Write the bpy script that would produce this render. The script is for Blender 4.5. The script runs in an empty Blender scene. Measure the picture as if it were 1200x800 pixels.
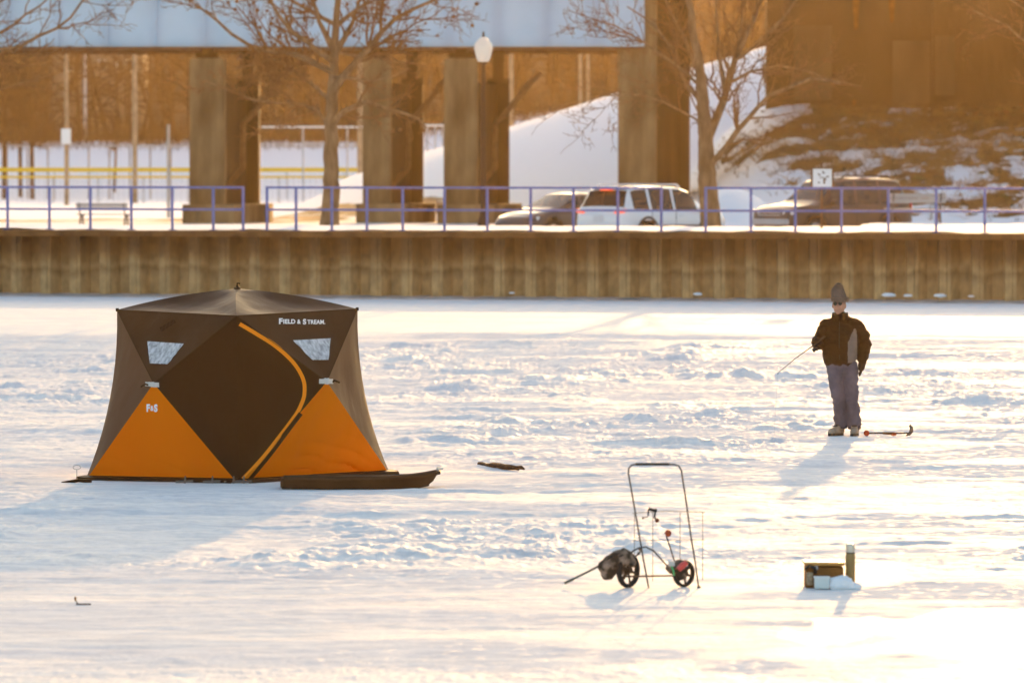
import bpy, bmesh, math, random
import numpy as np
from mathutils import Vector, Matrix, Euler
from mathutils.bvhtree import BVHTree
PI = math.pi
R = math.radians
sc = bpy.context.scene
COL = sc.collection

# ------------------------------------------------------------------ camera
CAMH = 3.25
F = 6667.0                       # focal length in pixels of a 1200 px wide frame (200 mm)
PITCH = math.atan(205 / F)
cam_d = bpy.data.cameras.new('camera')
cam = bpy.data.objects.new('camera', cam_d)
COL.objects.link(cam)
cam.location = (0, 0, CAMH)
cam.rotation_euler = (PI / 2 - PITCH, 0, 0)
cam_d.lens = 200
cam_d.sensor_width = 36
cam_d.clip_start = 1
cam_d.clip_end = 2000
cam_d.dof.use_dof = True
cam_d.dof.focus_distance = 62
cam_d.dof.aperture_fstop = 3.8
sc.camera = cam

# ------------------------------------------------------------------ light
SUN_EL = 7.6
SUN_AZ = 5.5                      # degrees to the right of the view
w = bpy.data.worlds.new('World')
sc.world = w
w.use_nodes = True
nt = w.node_tree
bg = nt.nodes['Background']
sky = nt.nodes.new('ShaderNodeTexSky')
sky.sky_type = 'NISHITA'
sky.sun_disc = False
sky.sun_elevation = R(SUN_EL)
sky.sun_rotation = R(SUN_AZ)
sky.air_density = 1.0
sky.dust_density = 2.5
nt.links.new(sky.outputs[0], bg.inputs[0])
bg.inputs[1].default_value = 0.15
sd = bpy.data.lights.new('sun', 'SUN')
sd.energy = 2.2
sd.color = (1.0, 0.55, 0.20)
sd.angle = R(0.53)
sun = bpy.data.objects.new('sun', sd)
COL.objects.link(sun)
sv = Vector((math.sin(R(SUN_AZ)) * math.cos(R(SUN_EL)), math.cos(R(SUN_AZ)) * math.cos(R(SUN_EL)), math.sin(R(SUN_EL))))
sun.rotation_euler = sv.to_track_quat('Z', 'Y').to_euler()
sun.location = (20, 100, 60)
sc.view_settings.view_transform = 'Standard'
sc.view_settings.look = 'None'
sc.view_settings.gamma = 1
sc.view_settings.use_curve_mapping = False
sc.view_settings.exposure = 1.66

# ------------------------------------------------------------------ pixel -> place
_F = Vector((0, math.cos(PITCH), -math.sin(PITCH)))
_U = Vector((0, math.sin(PITCH), math.cos(PITCH)))
_R = Vector((1, 0, 0))
C0 = Vector((0, 0, CAMH))
def ray(px, py):
    return _F + _R * ((px - 600) / F) + _U * ((400 - py) / F)
def at(px, py, Y):
    d = ray(px, py)
    return C0 + d * (Y / d.y)
def gr(px, py, z=0.0):
    d = ray(px, py)
    return C0 + d * ((z - CAMH) / d.z)

# ------------------------------------------------------------------ numpy noise
def _hash(ix, iy, seed):
    n = (ix.astype(np.int64) * 374761393 + iy.astype(np.int64) * 668265263 + seed * 1442695041) & 0xffffffff
    n = ((n ^ (n >> 13)) * 1274126177) & 0xffffffff
    n = n ^ (n >> 16)
    return (n & 0xffffff) / float(0xffffff)
def vnoise(x, y, seed=0):
    ix = np.floor(x); iy = np.floor(y)
    fx = x - ix; fy = y - iy
    fx = fx * fx * fx * (fx * (fx * 6 - 15) + 10); fy = fy * fy * fy * (fy * (fy * 6 - 15) + 10)
    a = _hash(ix, iy, seed); b = _hash(ix + 1, iy, seed)
    c = _hash(ix, iy + 1, seed); d = _hash(ix + 1, iy + 1, seed)
    return (a * (1 - fx) + b * fx) * (1 - fy) + (c * (1 - fx) + d * fx) * fy
def fbm(x, y, seed=0, oct=4, gain=0.5):
    s = 0.0; a = 1.0; t = 0.0
    for i in range(oct):
        s = s + a * vnoise(x * 2 ** i + 17.3 * i, y * 2 ** i - 9.1 * i, seed + i * 7)
        t += a; a *= gain
    return s / t
def sstep(a, b, x):
    t = np.clip((x - a) / (b - a), 0, 1)
    return t * t * (3 - 2 * t)

# ------------------------------------------------------------------ materials
def mat(name, col, rough=0.6, var=0.0, vscale=6.0, col2=None, bump=0.0, bscale=30.0, metal=0.0, spec=None,
        stretch=(1, 1, 1), fac=None, coat=0.0, trans=0.0, detail=4.0, lo=0.35, hi=0.65):
    m = bpy.data.materials.new(name)
    m.use_nodes = True
    t = m.node_tree
    p = t.nodes['Principled BSDF']
    p.inputs['Base Color'].default_value = (*col, 1)
    p.inputs['Roughness'].default_value = rough
    p.inputs['Metallic'].default_value = metal
    p.inputs['Specular IOR Level'].default_value = spec if spec is not None else (.5 if rough < .42 or metal > 0 else .12)
    p.inputs['Coat Weight'].default_value = coat
    tc = t.nodes.new('ShaderNodeTexCoord')
    mp = t.nodes.new('ShaderNodeMapping')
    mp.inputs['Scale'].default_value = stretch
    t.links.new(tc.outputs['Object'], mp.inputs[0])
    if var > 0 or col2:
        n = t.nodes.new('ShaderNodeTexNoise')
        n.inputs['Scale'].default_value = vscale
        n.inputs['Detail'].default_value = detail
        t.links.new(mp.outputs[0], n.inputs[0])
        r = t.nodes.new('ShaderNodeValToRGB')
        c2 = col2 if col2 else tuple(min(1, c * (1 + var)) for c in col)
        c1 = col if col2 else tuple(c * (1 - var) for c in col)
        r.color_ramp.elements[0].position = lo
        r.color_ramp.elements[1].position = hi
        r.color_ramp.elements[0].color = (*c1, 1)
        r.color_ramp.elements[1].color = (*c2, 1)
        t.links.new(n.outputs[0], r.inputs[0])
        t.links.new(r.outputs[0], p.inputs['Base Color'])
    if bump > 0:
        n2 = t.nodes.new('ShaderNodeTexNoise')
        n2.inputs['Scale'].default_value = bscale
        n2.inputs['Detail'].default_value = 5
        t.links.new(mp.outputs[0], n2.inputs[0])
        b = t.nodes.new('ShaderNodeBump')
        b.inputs['Strength'].default_value = 1.0
        b.inputs['Distance'].default_value = bump
        t.links.new(n2.outputs[0], b.inputs['Height'])
        t.links.new(b.outputs[0], p.inputs['Normal'])
    if trans > 0:
        tr = t.nodes.new('ShaderNodeBsdfTranslucent')
        tr.inputs[0].default_value = (*col, 1)
        mx = t.nodes.new('ShaderNodeMixShader')
        mx.inputs[0].default_value = trans
        t.links.new(p.outputs[0], mx.inputs[1])
        t.links.new(tr.outputs[0], mx.inputs[2])
        t.links.new(mx.outputs[0], t.nodes['Material Output'].inputs[0])
    return m

def glass_mat(name, tint, k=0.35):
    m = bpy.data.materials.new(name); m.use_nodes = True
    t = m.node_tree
    p = t.nodes['Principled BSDF']
    p.inputs['Base Color'].default_value = (*tint, 1)
    p.inputs['Roughness'].default_value = 0.12; p.inputs['Specular IOR Level'].default_value = .3
    tb = t.nodes.new('ShaderNodeBsdfTransparent')
    tb.inputs[0].default_value = (0.75, 0.75, 0.7, 1)
    mx = t.nodes.new('ShaderNodeMixShader'); mx.inputs[0].default_value = k
    t.links.new(p.outputs[0], mx.inputs[1]); t.links.new(tb.outputs[0], mx.inputs[2])
    t.links.new(mx.outputs[0], t.nodes['Material Output'].inputs[0])
    return m

# ------------------------------------------------------------------ mesh builder
def frame_of(d, ref=None):
    d = d.normalized()
    r = ref if ref is not None else (Vector((0, 0, 1)) if abs(d.z) < 0.9 else Vector((1, 0, 0)))
    a = d.cross(r)
    if a.length < 1e-6: a = d.cross(Vector((0, 1, 0.1)))
    a.normalize()
    return a, a.cross(d).normalized()

class MB:
    def __init__(s):
        s.v = []; s.f = []; s.m = []; s.mi = 0
    def add(s, vs, fs):
        o = len(s.v)
        s.v.extend([tuple(x) for x in vs])
        s.f.extend([tuple(i + o for i in q) for q in fs])
        s.m.extend([s.mi] * len(fs))
        return s
    def box(s, c, size, rz=0.0, rot=None, bev=0.0):
        c = Vector(c); hx, hy, hz = size[0] / 2, size[1] / 2, size[2] / 2
        M = rot if rot is not None else Matrix.Rotation(rz, 3, 'Z')
        if bev > 0:
            bm = bmesh.new(); bmesh.ops.create_cube(bm, size=1)
            for v in bm.verts: v.co = Vector((v.co.x * 2 * hx, v.co.y * 2 * hy, v.co.z * 2 * hz))
            bmesh.ops.bevel(bm, geom=bm.edges[:], offset=bev, segments=2, affect='EDGES', profile=0.5)
            bm.verts.index_update()
            s.add([c + M @ v.co for v in bm.verts], [[v.index for v in f.verts] for f in bm.faces])
            bm.free(); return s
        vs = [c + M @ Vector((x * hx, y * hy, z * hz)) for z in (-1, 1) for y in (-1, 1) for x in (-1, 1)]
        return s.add(vs, [(0, 2, 3, 1), (4, 5, 7, 6), (0, 1, 5, 4), (2, 6, 7, 3), (0, 4, 6, 2), (1, 3, 7, 5)])
    def bar(s, a, b, wx, wz):
        a = Vector(a); b = Vector(b); d = b - a
        if d.length < 1e-6: return s
        p, q = frame_of(d)
        vs = []
        for e in (a, b):
            for i, j in ((-1, -1), (1, -1), (1, 1), (-1, 1)):
                vs.append(e + p * (i * wx / 2) + q * (j * wz / 2))
        return s.add(vs, [(0, 3, 2, 1), (4, 5, 6, 7), (0, 1, 5, 4), (1, 2, 6, 5), (2, 3, 7, 6), (3, 0, 4, 7)])
    def tube(s, pts, r, n=8, cap=True, ref=None):
        pts = [Vector(p) for p in pts]
        rr = r if isinstance(r, (list, tuple)) else [r] * len(pts)
        vs = []; fs = []
        prev = None
        for i, p in enumerate(pts):
            d = (pts[min(i + 1, len(pts) - 1)] - pts[max(i - 1, 0)])
            if d.length < 1e-9: d = Vector((0, 0, 1))
            d.normalize()
            if prev is None: a, b = frame_of(d, ref)
            else:
                a = prev - d * prev.dot(d)
                if a.length < 1e-6: a, b = frame_of(d)
                a.normalize(); b = a.cross(d).normalized()
            prev = a
            ri = rr[i]
            ra, rb = ri if isinstance(ri, (list, tuple)) else (ri, ri)
            for k in range(n):
                t = 2 * PI * k / n
                vs.append(p + a * (ra * math.cos(t)) + b * (rb * math.sin(t)))
        for i in range(len(pts) - 1):
            for k in range(n):
                k2 = (k + 1) % n
                fs.append((i * n + k, i * n + k2, (i + 1) * n + k2, (i + 1) * n + k))
        if cap:
            fs.append(tuple(range(n)))
            fs.append(tuple((len(pts) - 1) * n + k for k in reversed(range(n))))
        return s.add(vs, fs)
    def lathe(s, c, prof, n=20, axis=(0, 0, 1), cap=True):
        c = Vector(c); ax = Vector(axis).normalized(); a, b = frame_of(ax)
        vs = []; fs = []
        for (r, h) in prof:
            for k in range(n):
                t = 2 * PI * k / n
                vs.append(c + ax * h + a * (r * math.cos(t)) + b * (r * math.sin(t)))
        for i in range(len(prof) - 1):
            for k in range(n):
                k2 = (k + 1) % n
                fs.append((i * n + k, (i + 1) * n + k, (i + 1) * n + k2, i * n + k2))
        if cap and prof[0][0] > 1e-5: fs.append(tuple(range(n)))
        if cap and prof[-1][0] > 1e-5: fs.append(tuple((len(prof) - 1) * n + k for k in reversed(range(n))))
        return s.add(vs, fs)
    def ball(s, c, r, n=10, sc3=(1, 1, 1)):
        c = Vector(c); vs = []; fs = []
        m = n // 2 + 2
        vs.append(c + Vector((0, 0, r * sc3[2])))
        for i in range(1, m):
            ph = PI * i / m
            for k in range(n):
                t = 2 * PI * k / n
                vs.append(c + Vector((r * math.sin(ph) * math.cos(t) * sc3[0], r * math.sin(ph) * math.sin(t) * sc3[1], r * math.cos(ph) * sc3[2])))
        vs.append(c - Vector((0, 0, r * sc3[2])))
        for k in range(n):
            fs.append((0, 1 + k, 1 + (k + 1) % n))
        for i in range(m - 2):
            for k in range(n):
                a = 1 + i * n
                fs.append((a + k, a + n + k, a + n + (k + 1) % n, a + (k + 1) % n))
        a = 1 + (m - 2) * n
        for k in range(n): fs.append((a + k, len(vs) - 1, a + (k + 1) % n))
        return s.add(vs, fs)
    def prism(s, outline, off):
        o = [Vector(p) for p in outline]; off = Vector(off); n = len(o)
        vs = o + [p + off for p in o]
        fs = [tuple(range(n)), tuple(n + k for k in reversed(range(n)))]
        for k in range(n):
            k2 = (k + 1) % n
            fs.append((k, n + k, n + k2, k2))
        return s.add(vs, fs)
    def grid(s, P):
        h = len(P); wd = len(P[0])
        vs = [p for row in P for p in row]
        fs = [(i * wd + j, i * wd + j + 1, (i + 1) * wd + j + 1, (i + 1) * wd + j) for i in range(h - 1) for j in range(wd - 1)]
        return s.add(vs, fs)
    def build(s, name, mats, parent=None, origin=None, smooth=True, angle=35):
        """World coordinates in; the part's mesh is stored relative to its thing's base."""
        if not isinstance(mats, (list, tuple)): mats = [mats]
        if parent is not None:
            top = parent
            while top.parent is not None: top = top.parent
            inv = (Matrix.Translation(top.location) @ top.rotation_euler.to_matrix().to_4x4()).inverted()
            V = [tuple(inv @ Vector(p)) for p in s.v] if top.get('world', 1) else s.v
        elif origin is not None:
            V = [tuple(Vector(p) - Vector(origin)) for p in s.v]
        else: V = s.v
        me = bpy.data.meshes.new(name)
        me.from_pydata(V, [], s.f)
        for m in mats: me.materials.append(m)
        if len(mats) > 1: me.polygons.foreach_set('material_index', s.m)
        bm = bmesh.new(); bm.from_mesh(me)
        bmesh.ops.recalc_face_normals(bm, faces=bm.faces)
        bm.to_mesh(me); bm.free()
        if smooth:
            me.polygons.foreach_set('use_smooth', [True] * len(me.polygons))
            me.set_sharp_from_angle(angle=R(angle))
        me.update()
        o = bpy.data.objects.new(name, me)
        COL.objects.link(o)
        if parent is not None: o.parent = parent
        elif origin is not None: o.location = origin
        return o

def tag(o, label=None, cat=None, group=None, kind=None):
    if label: o['label'] = label
    if cat: o['category'] = cat
    if group: o['group'] = group
    if kind: o['kind'] = kind
    return o
def thing(name, label, cat, loc, rz=0.0, group=None, local=False):
    o = bpy.data.objects.new(name, None)
    o.empty_display_size = 0.2
    COL.objects.link(o)
    o.location = loc; o.rotation_euler = (0, 0, rz)
    if local: o['world'] = 0
    return tag(o, label, cat, group)
def child(o, parent):
    o.parent = parent
    return o
def copy_tree(o, parent=None):
    c = o.copy(); COL.objects.link(c); c.parent = parent
    for ch in list(o.children): copy_tree(ch, c)
    return c

def remesh(mb, name, m, parent, voxel=0.012, smooth_it=3, lump=0.0, lscale=8.0, seed=0, stretch=(1, 1, 1)):
    """Fuse overlapping shapes into one continuous skin."""
    o = mb.build('tmp', m, parent)
    md = o.modifiers.new('r', 'REMESH'); md.mode = 'VOXEL'; md.voxel_size = voxel; md.use_smooth_shade = True
    if smooth_it:
        ms = o.modifiers.new('s', 'SMOOTH'); ms.iterations = smooth_it; ms.factor = 0.5
    dg = bpy.context.evaluated_depsgraph_get()
    me = bpy.data.meshes.new_from_object(o.evaluated_get(dg))
    me.name = name
    if lump > 0:
        from mathutils import noise
        me.update()
        nn = [v.normal.copy() for v in me.vertices]
        for v, n in zip(me.vertices, nn):
            q = Vector((v.co.x * stretch[0], v.co.y * stretch[1], v.co.z * stretch[2])) * lscale + Vector((seed, seed * 2, 0))
            v.co += n * (lump * noise.noise(q) + lump * 0.5 * noise.noise(q * 2.3))
    me.polygons.foreach_set('use_smooth', [True] * len(me.polygons))
    par = o.parent; loc = o.location.copy()
    bpy.data.objects.remove(o)
    r = bpy.data.objects.new(name, me); COL.objects.link(r)
    r.parent = par
    if par is None: r.location = loc
    if len(me.materials) == 0: me.materials.append(m)
    return r

# ================================================================== MATERIALS
def snow_mat(name, kind):
    m = bpy.data.materials.new(name); m.use_nodes = True
    t = m.node_tree; p = t.nodes['Principled BSDF']
    N = t.nodes.new; L = t.links.new
    tc = N('ShaderNodeTexCoord')
    def noise(scale, detail=4, sc3=(1, 1, 1), rough=0.5):
        mp = N('ShaderNodeMapping'); mp.inputs['Scale'].default_value = sc3
        L(tc.outputs['Object'], mp.inputs[0])
        n = N('ShaderNodeTexNoise'); n.inputs['Scale'].default_value = scale; n.inputs['Detail'].default_value = detail
        n.inputs['Roughness'].default_value = rough
        L(mp.outputs[0], n.inputs[0]); return n
    def ramp(src, a, b, ca, cb):
        r = N('ShaderNodeValToRGB'); r.color_ramp.elements[0].position = a; r.color_ramp.elements[1].position = b
        r.color_ramp.elements[0].color = (*ca, 1); r.color_ramp.elements[1].color = (*cb, 1)
        L(src, r.inputs[0]); return r
    def mix(f, a, b):
        x = N('ShaderNodeMix'); x.data_type = 'RGBA'
        L(f, x.inputs[0]); L(a, x.inputs[6]); L(b, x.inputs[7]); return x.outputs[2]
    if kind == 'ice':
        at_ = N('ShaderNodeAttribute'); at_.attribute_name = 'glaze'
        ro_ = N('ShaderNodeAttribute'); ro_.attribute_name = 'roughband'
        def math_(op, a, b=None, c=None):
            x = N('ShaderNodeMath'); x.operation = op
            for k, q in enumerate((a, b, c)):
                if q is None: continue
                if isinstance(q, (int, float)): x.inputs[k].default_value = q
                else: L(q, x.inputs[k])
            return x.outputs[0]
        def rng(src, lo, hi, a, b_):
            x = N('ShaderNodeMapRange'); x.inputs[1].default_value = lo; x.inputs[2].default_value = hi
            x.inputs[3].default_value = a; x.inputs[4].default_value = b_; L(src, x.inputs[0]); return x.outputs[0]
        # wind-packed snow, thin bluish crust and bare grey ice, in streaks
        n1 = noise(0.8, 7, (0.30, 1, 1), .62); c = ramp(n1.outputs[0], .36, .62, (.78, .78, .79), (.90, .87, .83))
        n4 = noise(5.5, 6, (0.30, 1, 1), .72); c4 = ramp(n4.outputs[0], .38, .58, (.72, .74, .78), (1.0, .99, .98))
        mu = N('ShaderNodeMix'); mu.data_type = 'RGBA'; mu.blend_type = 'MULTIPLY'; mu.inputs[0].default_value = .8
        L(c.outputs[0], mu.inputs[6]); L(c4.outputs[0], mu.inputs[7])
        icec = N('ShaderNodeRGB'); icec.outputs[0].default_value = (.62, .64, .66, 1)
        L(mix(at_.outputs['Fac'], mu.outputs[2], icec.outputs[0]), p.inputs['Base Color'])
        L(rng(at_.outputs['Fac'], 0, 1, .6, .22), p.inputs['Roughness'])
        # crusts and chips that catch the low sun
        n5 = noise(11, 3, (.6, 1, 1), .6); n6 = noise(.55, 4, (.3, .8, 1), .6)
        spk = math_('MULTIPLY', rng(n5.outputs[0], .60, .66, 0, 1), math_('ADD', math_('MULTIPLY', ro_.outputs['Fac'], .15), .0))
        sheen = rng(n6.outputs[0], .50, .66, .0, .003)
        sp_ = math_('MAXIMUM', math_('MAXIMUM', spk, sheen), math_('MULTIPLY', at_.outputs['Fac'], .42))
        L(sp_, p.inputs['Specular IOR Level'])
        nb = noise(8, 7, (0.5, 1, 1), .68)
        b = N('ShaderNodeBump'); b.inputs['Distance'].default_value = 0.022
        L(rng(at_.outputs['Fac'], 0, 1, .75, .12), b.inputs['Strength'])
        L(nb.outputs[0], b.inputs['Height']); L(b.outputs[0], p.inputs['Normal'])
    else:
        at_ = N('ShaderNodeAttribute'); at_.attribute_name = 'dirt_and_sunlight'
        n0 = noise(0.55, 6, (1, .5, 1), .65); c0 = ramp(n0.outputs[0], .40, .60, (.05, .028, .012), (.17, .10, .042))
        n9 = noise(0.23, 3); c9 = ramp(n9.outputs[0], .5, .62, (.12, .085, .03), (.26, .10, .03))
        dirt_and_sunlight = mix(n9.outputs[0], c0.outputs[0], c9.outputs[0])
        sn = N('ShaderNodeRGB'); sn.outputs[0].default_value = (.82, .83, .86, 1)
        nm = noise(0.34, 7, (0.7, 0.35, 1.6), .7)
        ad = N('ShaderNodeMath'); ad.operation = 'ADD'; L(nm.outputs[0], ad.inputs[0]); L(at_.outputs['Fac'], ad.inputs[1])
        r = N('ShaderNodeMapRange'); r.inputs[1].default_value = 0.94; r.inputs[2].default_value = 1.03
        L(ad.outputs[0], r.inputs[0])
        L(mix(r.outputs[0], sn.outputs[0], dirt_and_sunlight), p.inputs['Base Color'])
        p.inputs['Roughness'].default_value = 0.75; p.inputs['Specular IOR Level'].default_value = .08
        nb = noise(1.2, 7, (1, 1, 1), .65)
        b = N('ShaderNodeBump'); b.inputs['Distance'].default_value = 0.15; b.inputs['Strength'].default_value = .8
        L(nb.outputs[0], b.inputs['Height']); L(b.outputs[0], p.inputs['Normal'])
    return m

M = {}
M['ice'] = snow_mat('snowy_ice', 'ice')
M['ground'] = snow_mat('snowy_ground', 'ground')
M['snow'] = mat('clean_snow', (.82, .84, .88), .6, bump=.02, bscale=14)
M['icechunk'] = mat('ice_chunk', (.72, .76, .80), .3, var=.1, bump=.01, bscale=18)
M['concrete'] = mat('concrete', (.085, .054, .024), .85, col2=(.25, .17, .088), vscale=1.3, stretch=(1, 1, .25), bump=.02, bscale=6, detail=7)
M['concrete_dark'] = mat('shaded_stained_concrete', (.026, .012, .003), .9, col2=(.06, .032, .011), vscale=.7, stretch=(1, 1, .3), bump=.02, bscale=5, detail=7)  # darker copy of the concrete; the shade of the pier recesses is in its colour
M['blue_steel'] = mat('pale_blue_painted_steel', (.34, .55, .70), .5, col2=(.40, .61, .76), vscale=.5, bump=.004, bscale=3, detail=6)
M['rust'] = mat('rusty_steel', (.09, .045, .022), .85, col2=(.17, .085, .035), vscale=2.5, bump=.01, bscale=12)
M['bark'] = mat('grey_brown_bark', (.14, .082, .04), .9, col2=(.25, .16, .09), vscale=7, stretch=(1, 1, .3), bump=.02, bscale=20)
M['twig'] = mat('brown_twigs', (.17, .085, .035), .85, var=.25, vscale=4)
M['woods'] = mat('winter_wood_bark', (.045, .020, .006), .9, col2=(.095, .046, .017), vscale=.25, detail=3)
M['hill'] = mat('leaf_litter_hillside', (.032, .014, .004), .95, col2=(.07, .034, .012), vscale=.12, stretch=(1, .4, 2.0), bump=.4, bscale=.8, detail=8)
M['rail'] = mat('blue_painted_rail', (.13, .17, .42), .45, var=.12, vscale=5)
M['lamp_post'] = mat('dark_brown_post_paint', (.035, .02, .014), .5)
M['lamp_glass'] = mat('frosted_globe', (.82, .80, .76), .3, trans=.35)
M['white_paint'] = mat('white_paint', (.75, .75, .74), .4)
M['yellow'] = mat('yellow_fence_cap', (.75, .46, .02), .5)
M['galv'] = mat('galvanised_steel', (.42, .42, .42), .45, var=.1, vscale=3)
M['wood_pole'] = mat('weathered_wood_pole', (.20, .13, .08), .85, var=.2, vscale=3)
M['tan_pole'] = mat('sunlit_tan_pole', (.34, .24, .15), .8, var=.25, vscale=2)
M['house'] = mat('cream_siding', (.27, .20, .14), .8, var=.06, vscale=2)
M['window_dark'] = mat('dark_window', (.05, .04, .035), .15)
M['roof'] = mat('brown_shingle', (.14, .09, .06), .9, var=.2, vscale=3)

# ================================================================== ICE
def line_y(X):                       # the seawall's line on plan
    return 139.45 - 0.323 * X
def make_ice():
    # rows: dense where the picture looks, coarse elsewhere
    ys = [-50, -20, 0, 12, 20, 26, 30, 32.5]
    py = np.arange(830, 338, -0.55)
    ys += list(CAMH * F / (py - 195))
    ys = sorted(set([y for y in ys]))
    ys += [152, 165, 185, 205]
    ys = np.array(ys)
    u = np.linspace(-1.12, 1.12, 760)
    out = np.array([1.16, 1.22, 1.3, 1.42, 1.6, 1.9, 2.4, 3.2, 4.6, 7, 11, 18, 30, 45])
    u = np.concatenate([-out[::-1], u, out])
    hw = np.maximum(ys, 32.5) * 0.09
    X = u[None, :] * hw[:, None]
    X = np.clip(X, -165, 165)
    Y = np.repeat(ys[:, None], len(u), 1)
    # rough bands across the ice
    warp = fbm(X * .12, Y * .05, 5, 3) * 9 - 4.5
    yb = Y + warp
    rough = 0.48 * sstep(60, 66, yb) * (1 - sstep(98, 112, yb)) \
        + 0.36 * sstep(45.0, 48.2, Y + warp * .45) * (1 - sstep(51.0, 56.5, Y + warp * .5)) \
        + 0.20 * sstep(53, 56, yb) * (1 - sstep(62, 66, yb)) + 0.05
    patch = sstep(.42, .62, fbm(X * .35, Y * .16, 21, 4))
    rough = rough * (0.25 + 0.95 * patch)
    # lumps, crust and fine chips
    n1 = fbm(X * 1.1, Y * .8, 3, 5, .55)
    lumps = np.maximum(n1 - .555, 0) * .95
    n1b = fbm(X * 2.6, Y * 1.5, 13, 4, .55); lumps = lumps + np.maximum(n1b - .58, 0) * .38
    n2 = fbm(X * 5.2, Y * 2.2, 9, 4, .6)
    chips = np.abs(n2 - .5) * .14
    n3 = vnoise(X * 13, Y * 5, 31)
    chips2 = np.maximum(n3 - .62, 0) * .10
    fine = (fbm(X * 3.1, Y * 2.3, 63, 4, .62) - .5) * .030 * (.35 + .65 * sstep(44, 52, Y)) * (.4 + 1.2 * fbm(X * .2, Y * .12, 67, 3))
    soft = fine + (fbm(X * .22, Y * .16, 41, 4) - .5) * .10 + (fbm(X * .8, Y * .7, 47, 5, .6) - .5) * .038 + np.abs(fbm(X * 2.2, Y * 1.6, 57, 4, .6) - .5) * .03
    ridges = np.maximum(fbm(X * .25, Y * 1.1, 77, 4) - .52, 0) * .16
    calm = .38 + .62 * sstep(43, 50, Y)
    Z = (soft + ridges) * calm + rough * (lumps * .55 + chips * .8 + chips2)
    # fine chips near the bottom of the picture
    nearb = 1 - sstep(35.5, 38.5, Y + (fbm(X * .5, Y * .2, 51, 3) - .5) * 4)
    Z = Z + nearb * chips * .25
    # wind-polished far strip and glazed ice at the lower right
    far = sstep(108, 114, Y)
    Z = Z * (1 - .93 * far)
    gx = (X - 4.3) / 2.0; gy = (Y - 40.0) / 1.35
    g = 1 - sstep(.6, 1.25, np.sqrt(gx * gx + gy * gy) + (fbm(X * 1.5, Y * .6, 61, 4) - .5) * 1.1)
    g2 = sstep(.56, .66, fbm(X * .4, Y * .22, 91, 4)) * (1 - sstep(38, 60, Y)) * .03 * sstep(0, 3, X)
    gz = np.clip(np.maximum(g, np.maximum(g2, far * .02)), 0, 1)
    Z = Z * (1 - .8 * np.clip(g + g2 * .6, 0, 1))
    # keep the surface level under the things that stand on it
    for (cx, cy, rx, ry) in ((-2.6, 59.3, 2.7, 2.6), (3.95, 68.7, 1.1, .9), (1.1, 43.8, .75, .7), (2.45, 43.8, .35, .4), (-.1, 60.6, .4, .4)):
        k = 1 - sstep(.7, 1.3, np.sqrt(((X - cx) / rx) ** 2 + ((Y - cy) / ry) ** 2))
        Z = Z * (1 - .92 * k)
    nr, nc = X.shape
    V = np.stack([X, Y, Z], -1).reshape(-1, 3).astype(np.float32)
    idx = np.arange(nr * nc).reshape(nr, nc)
    Fq = np.stack([idx[:-1, :-1], idx[:-1, 1:], idx[1:, 1:], idx[1:, :-1]], -1).reshape(-1, 4)
    me = bpy.data.meshes.new('ice')
    me.vertices.add(len(V)); me.vertices.foreach_set('co', V.ravel())
    me.loops.add(Fq.size); me.loops.foreach_set('vertex_index', Fq.ravel().astype(np.int32))
    me.polygons.add(len(Fq)); me.polygons.foreach_set('loop_start', np.arange(0, Fq.size, 4, dtype=np.int32))
    me.polygons.foreach_set('use_smooth', np.ones(len(Fq), dtype=bool))
    a = me.attributes.new('glaze', 'FLOAT', 'POINT'); a.data.foreach_set('value', gz.ravel().astype(np.float32))
    a = me.attributes.new('roughband', 'FLOAT', 'POINT'); a.data.foreach_set('value', np.clip(rough, 0, 1).ravel().astype(np.float32))
    me.update(calc_edges=True)
    me.materials.append(M['ice'])
    o = bpy.data.objects.new('frozen_water', me); COL.objects.link(o)
    tag(o, kind='structure')
make_ice()

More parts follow.
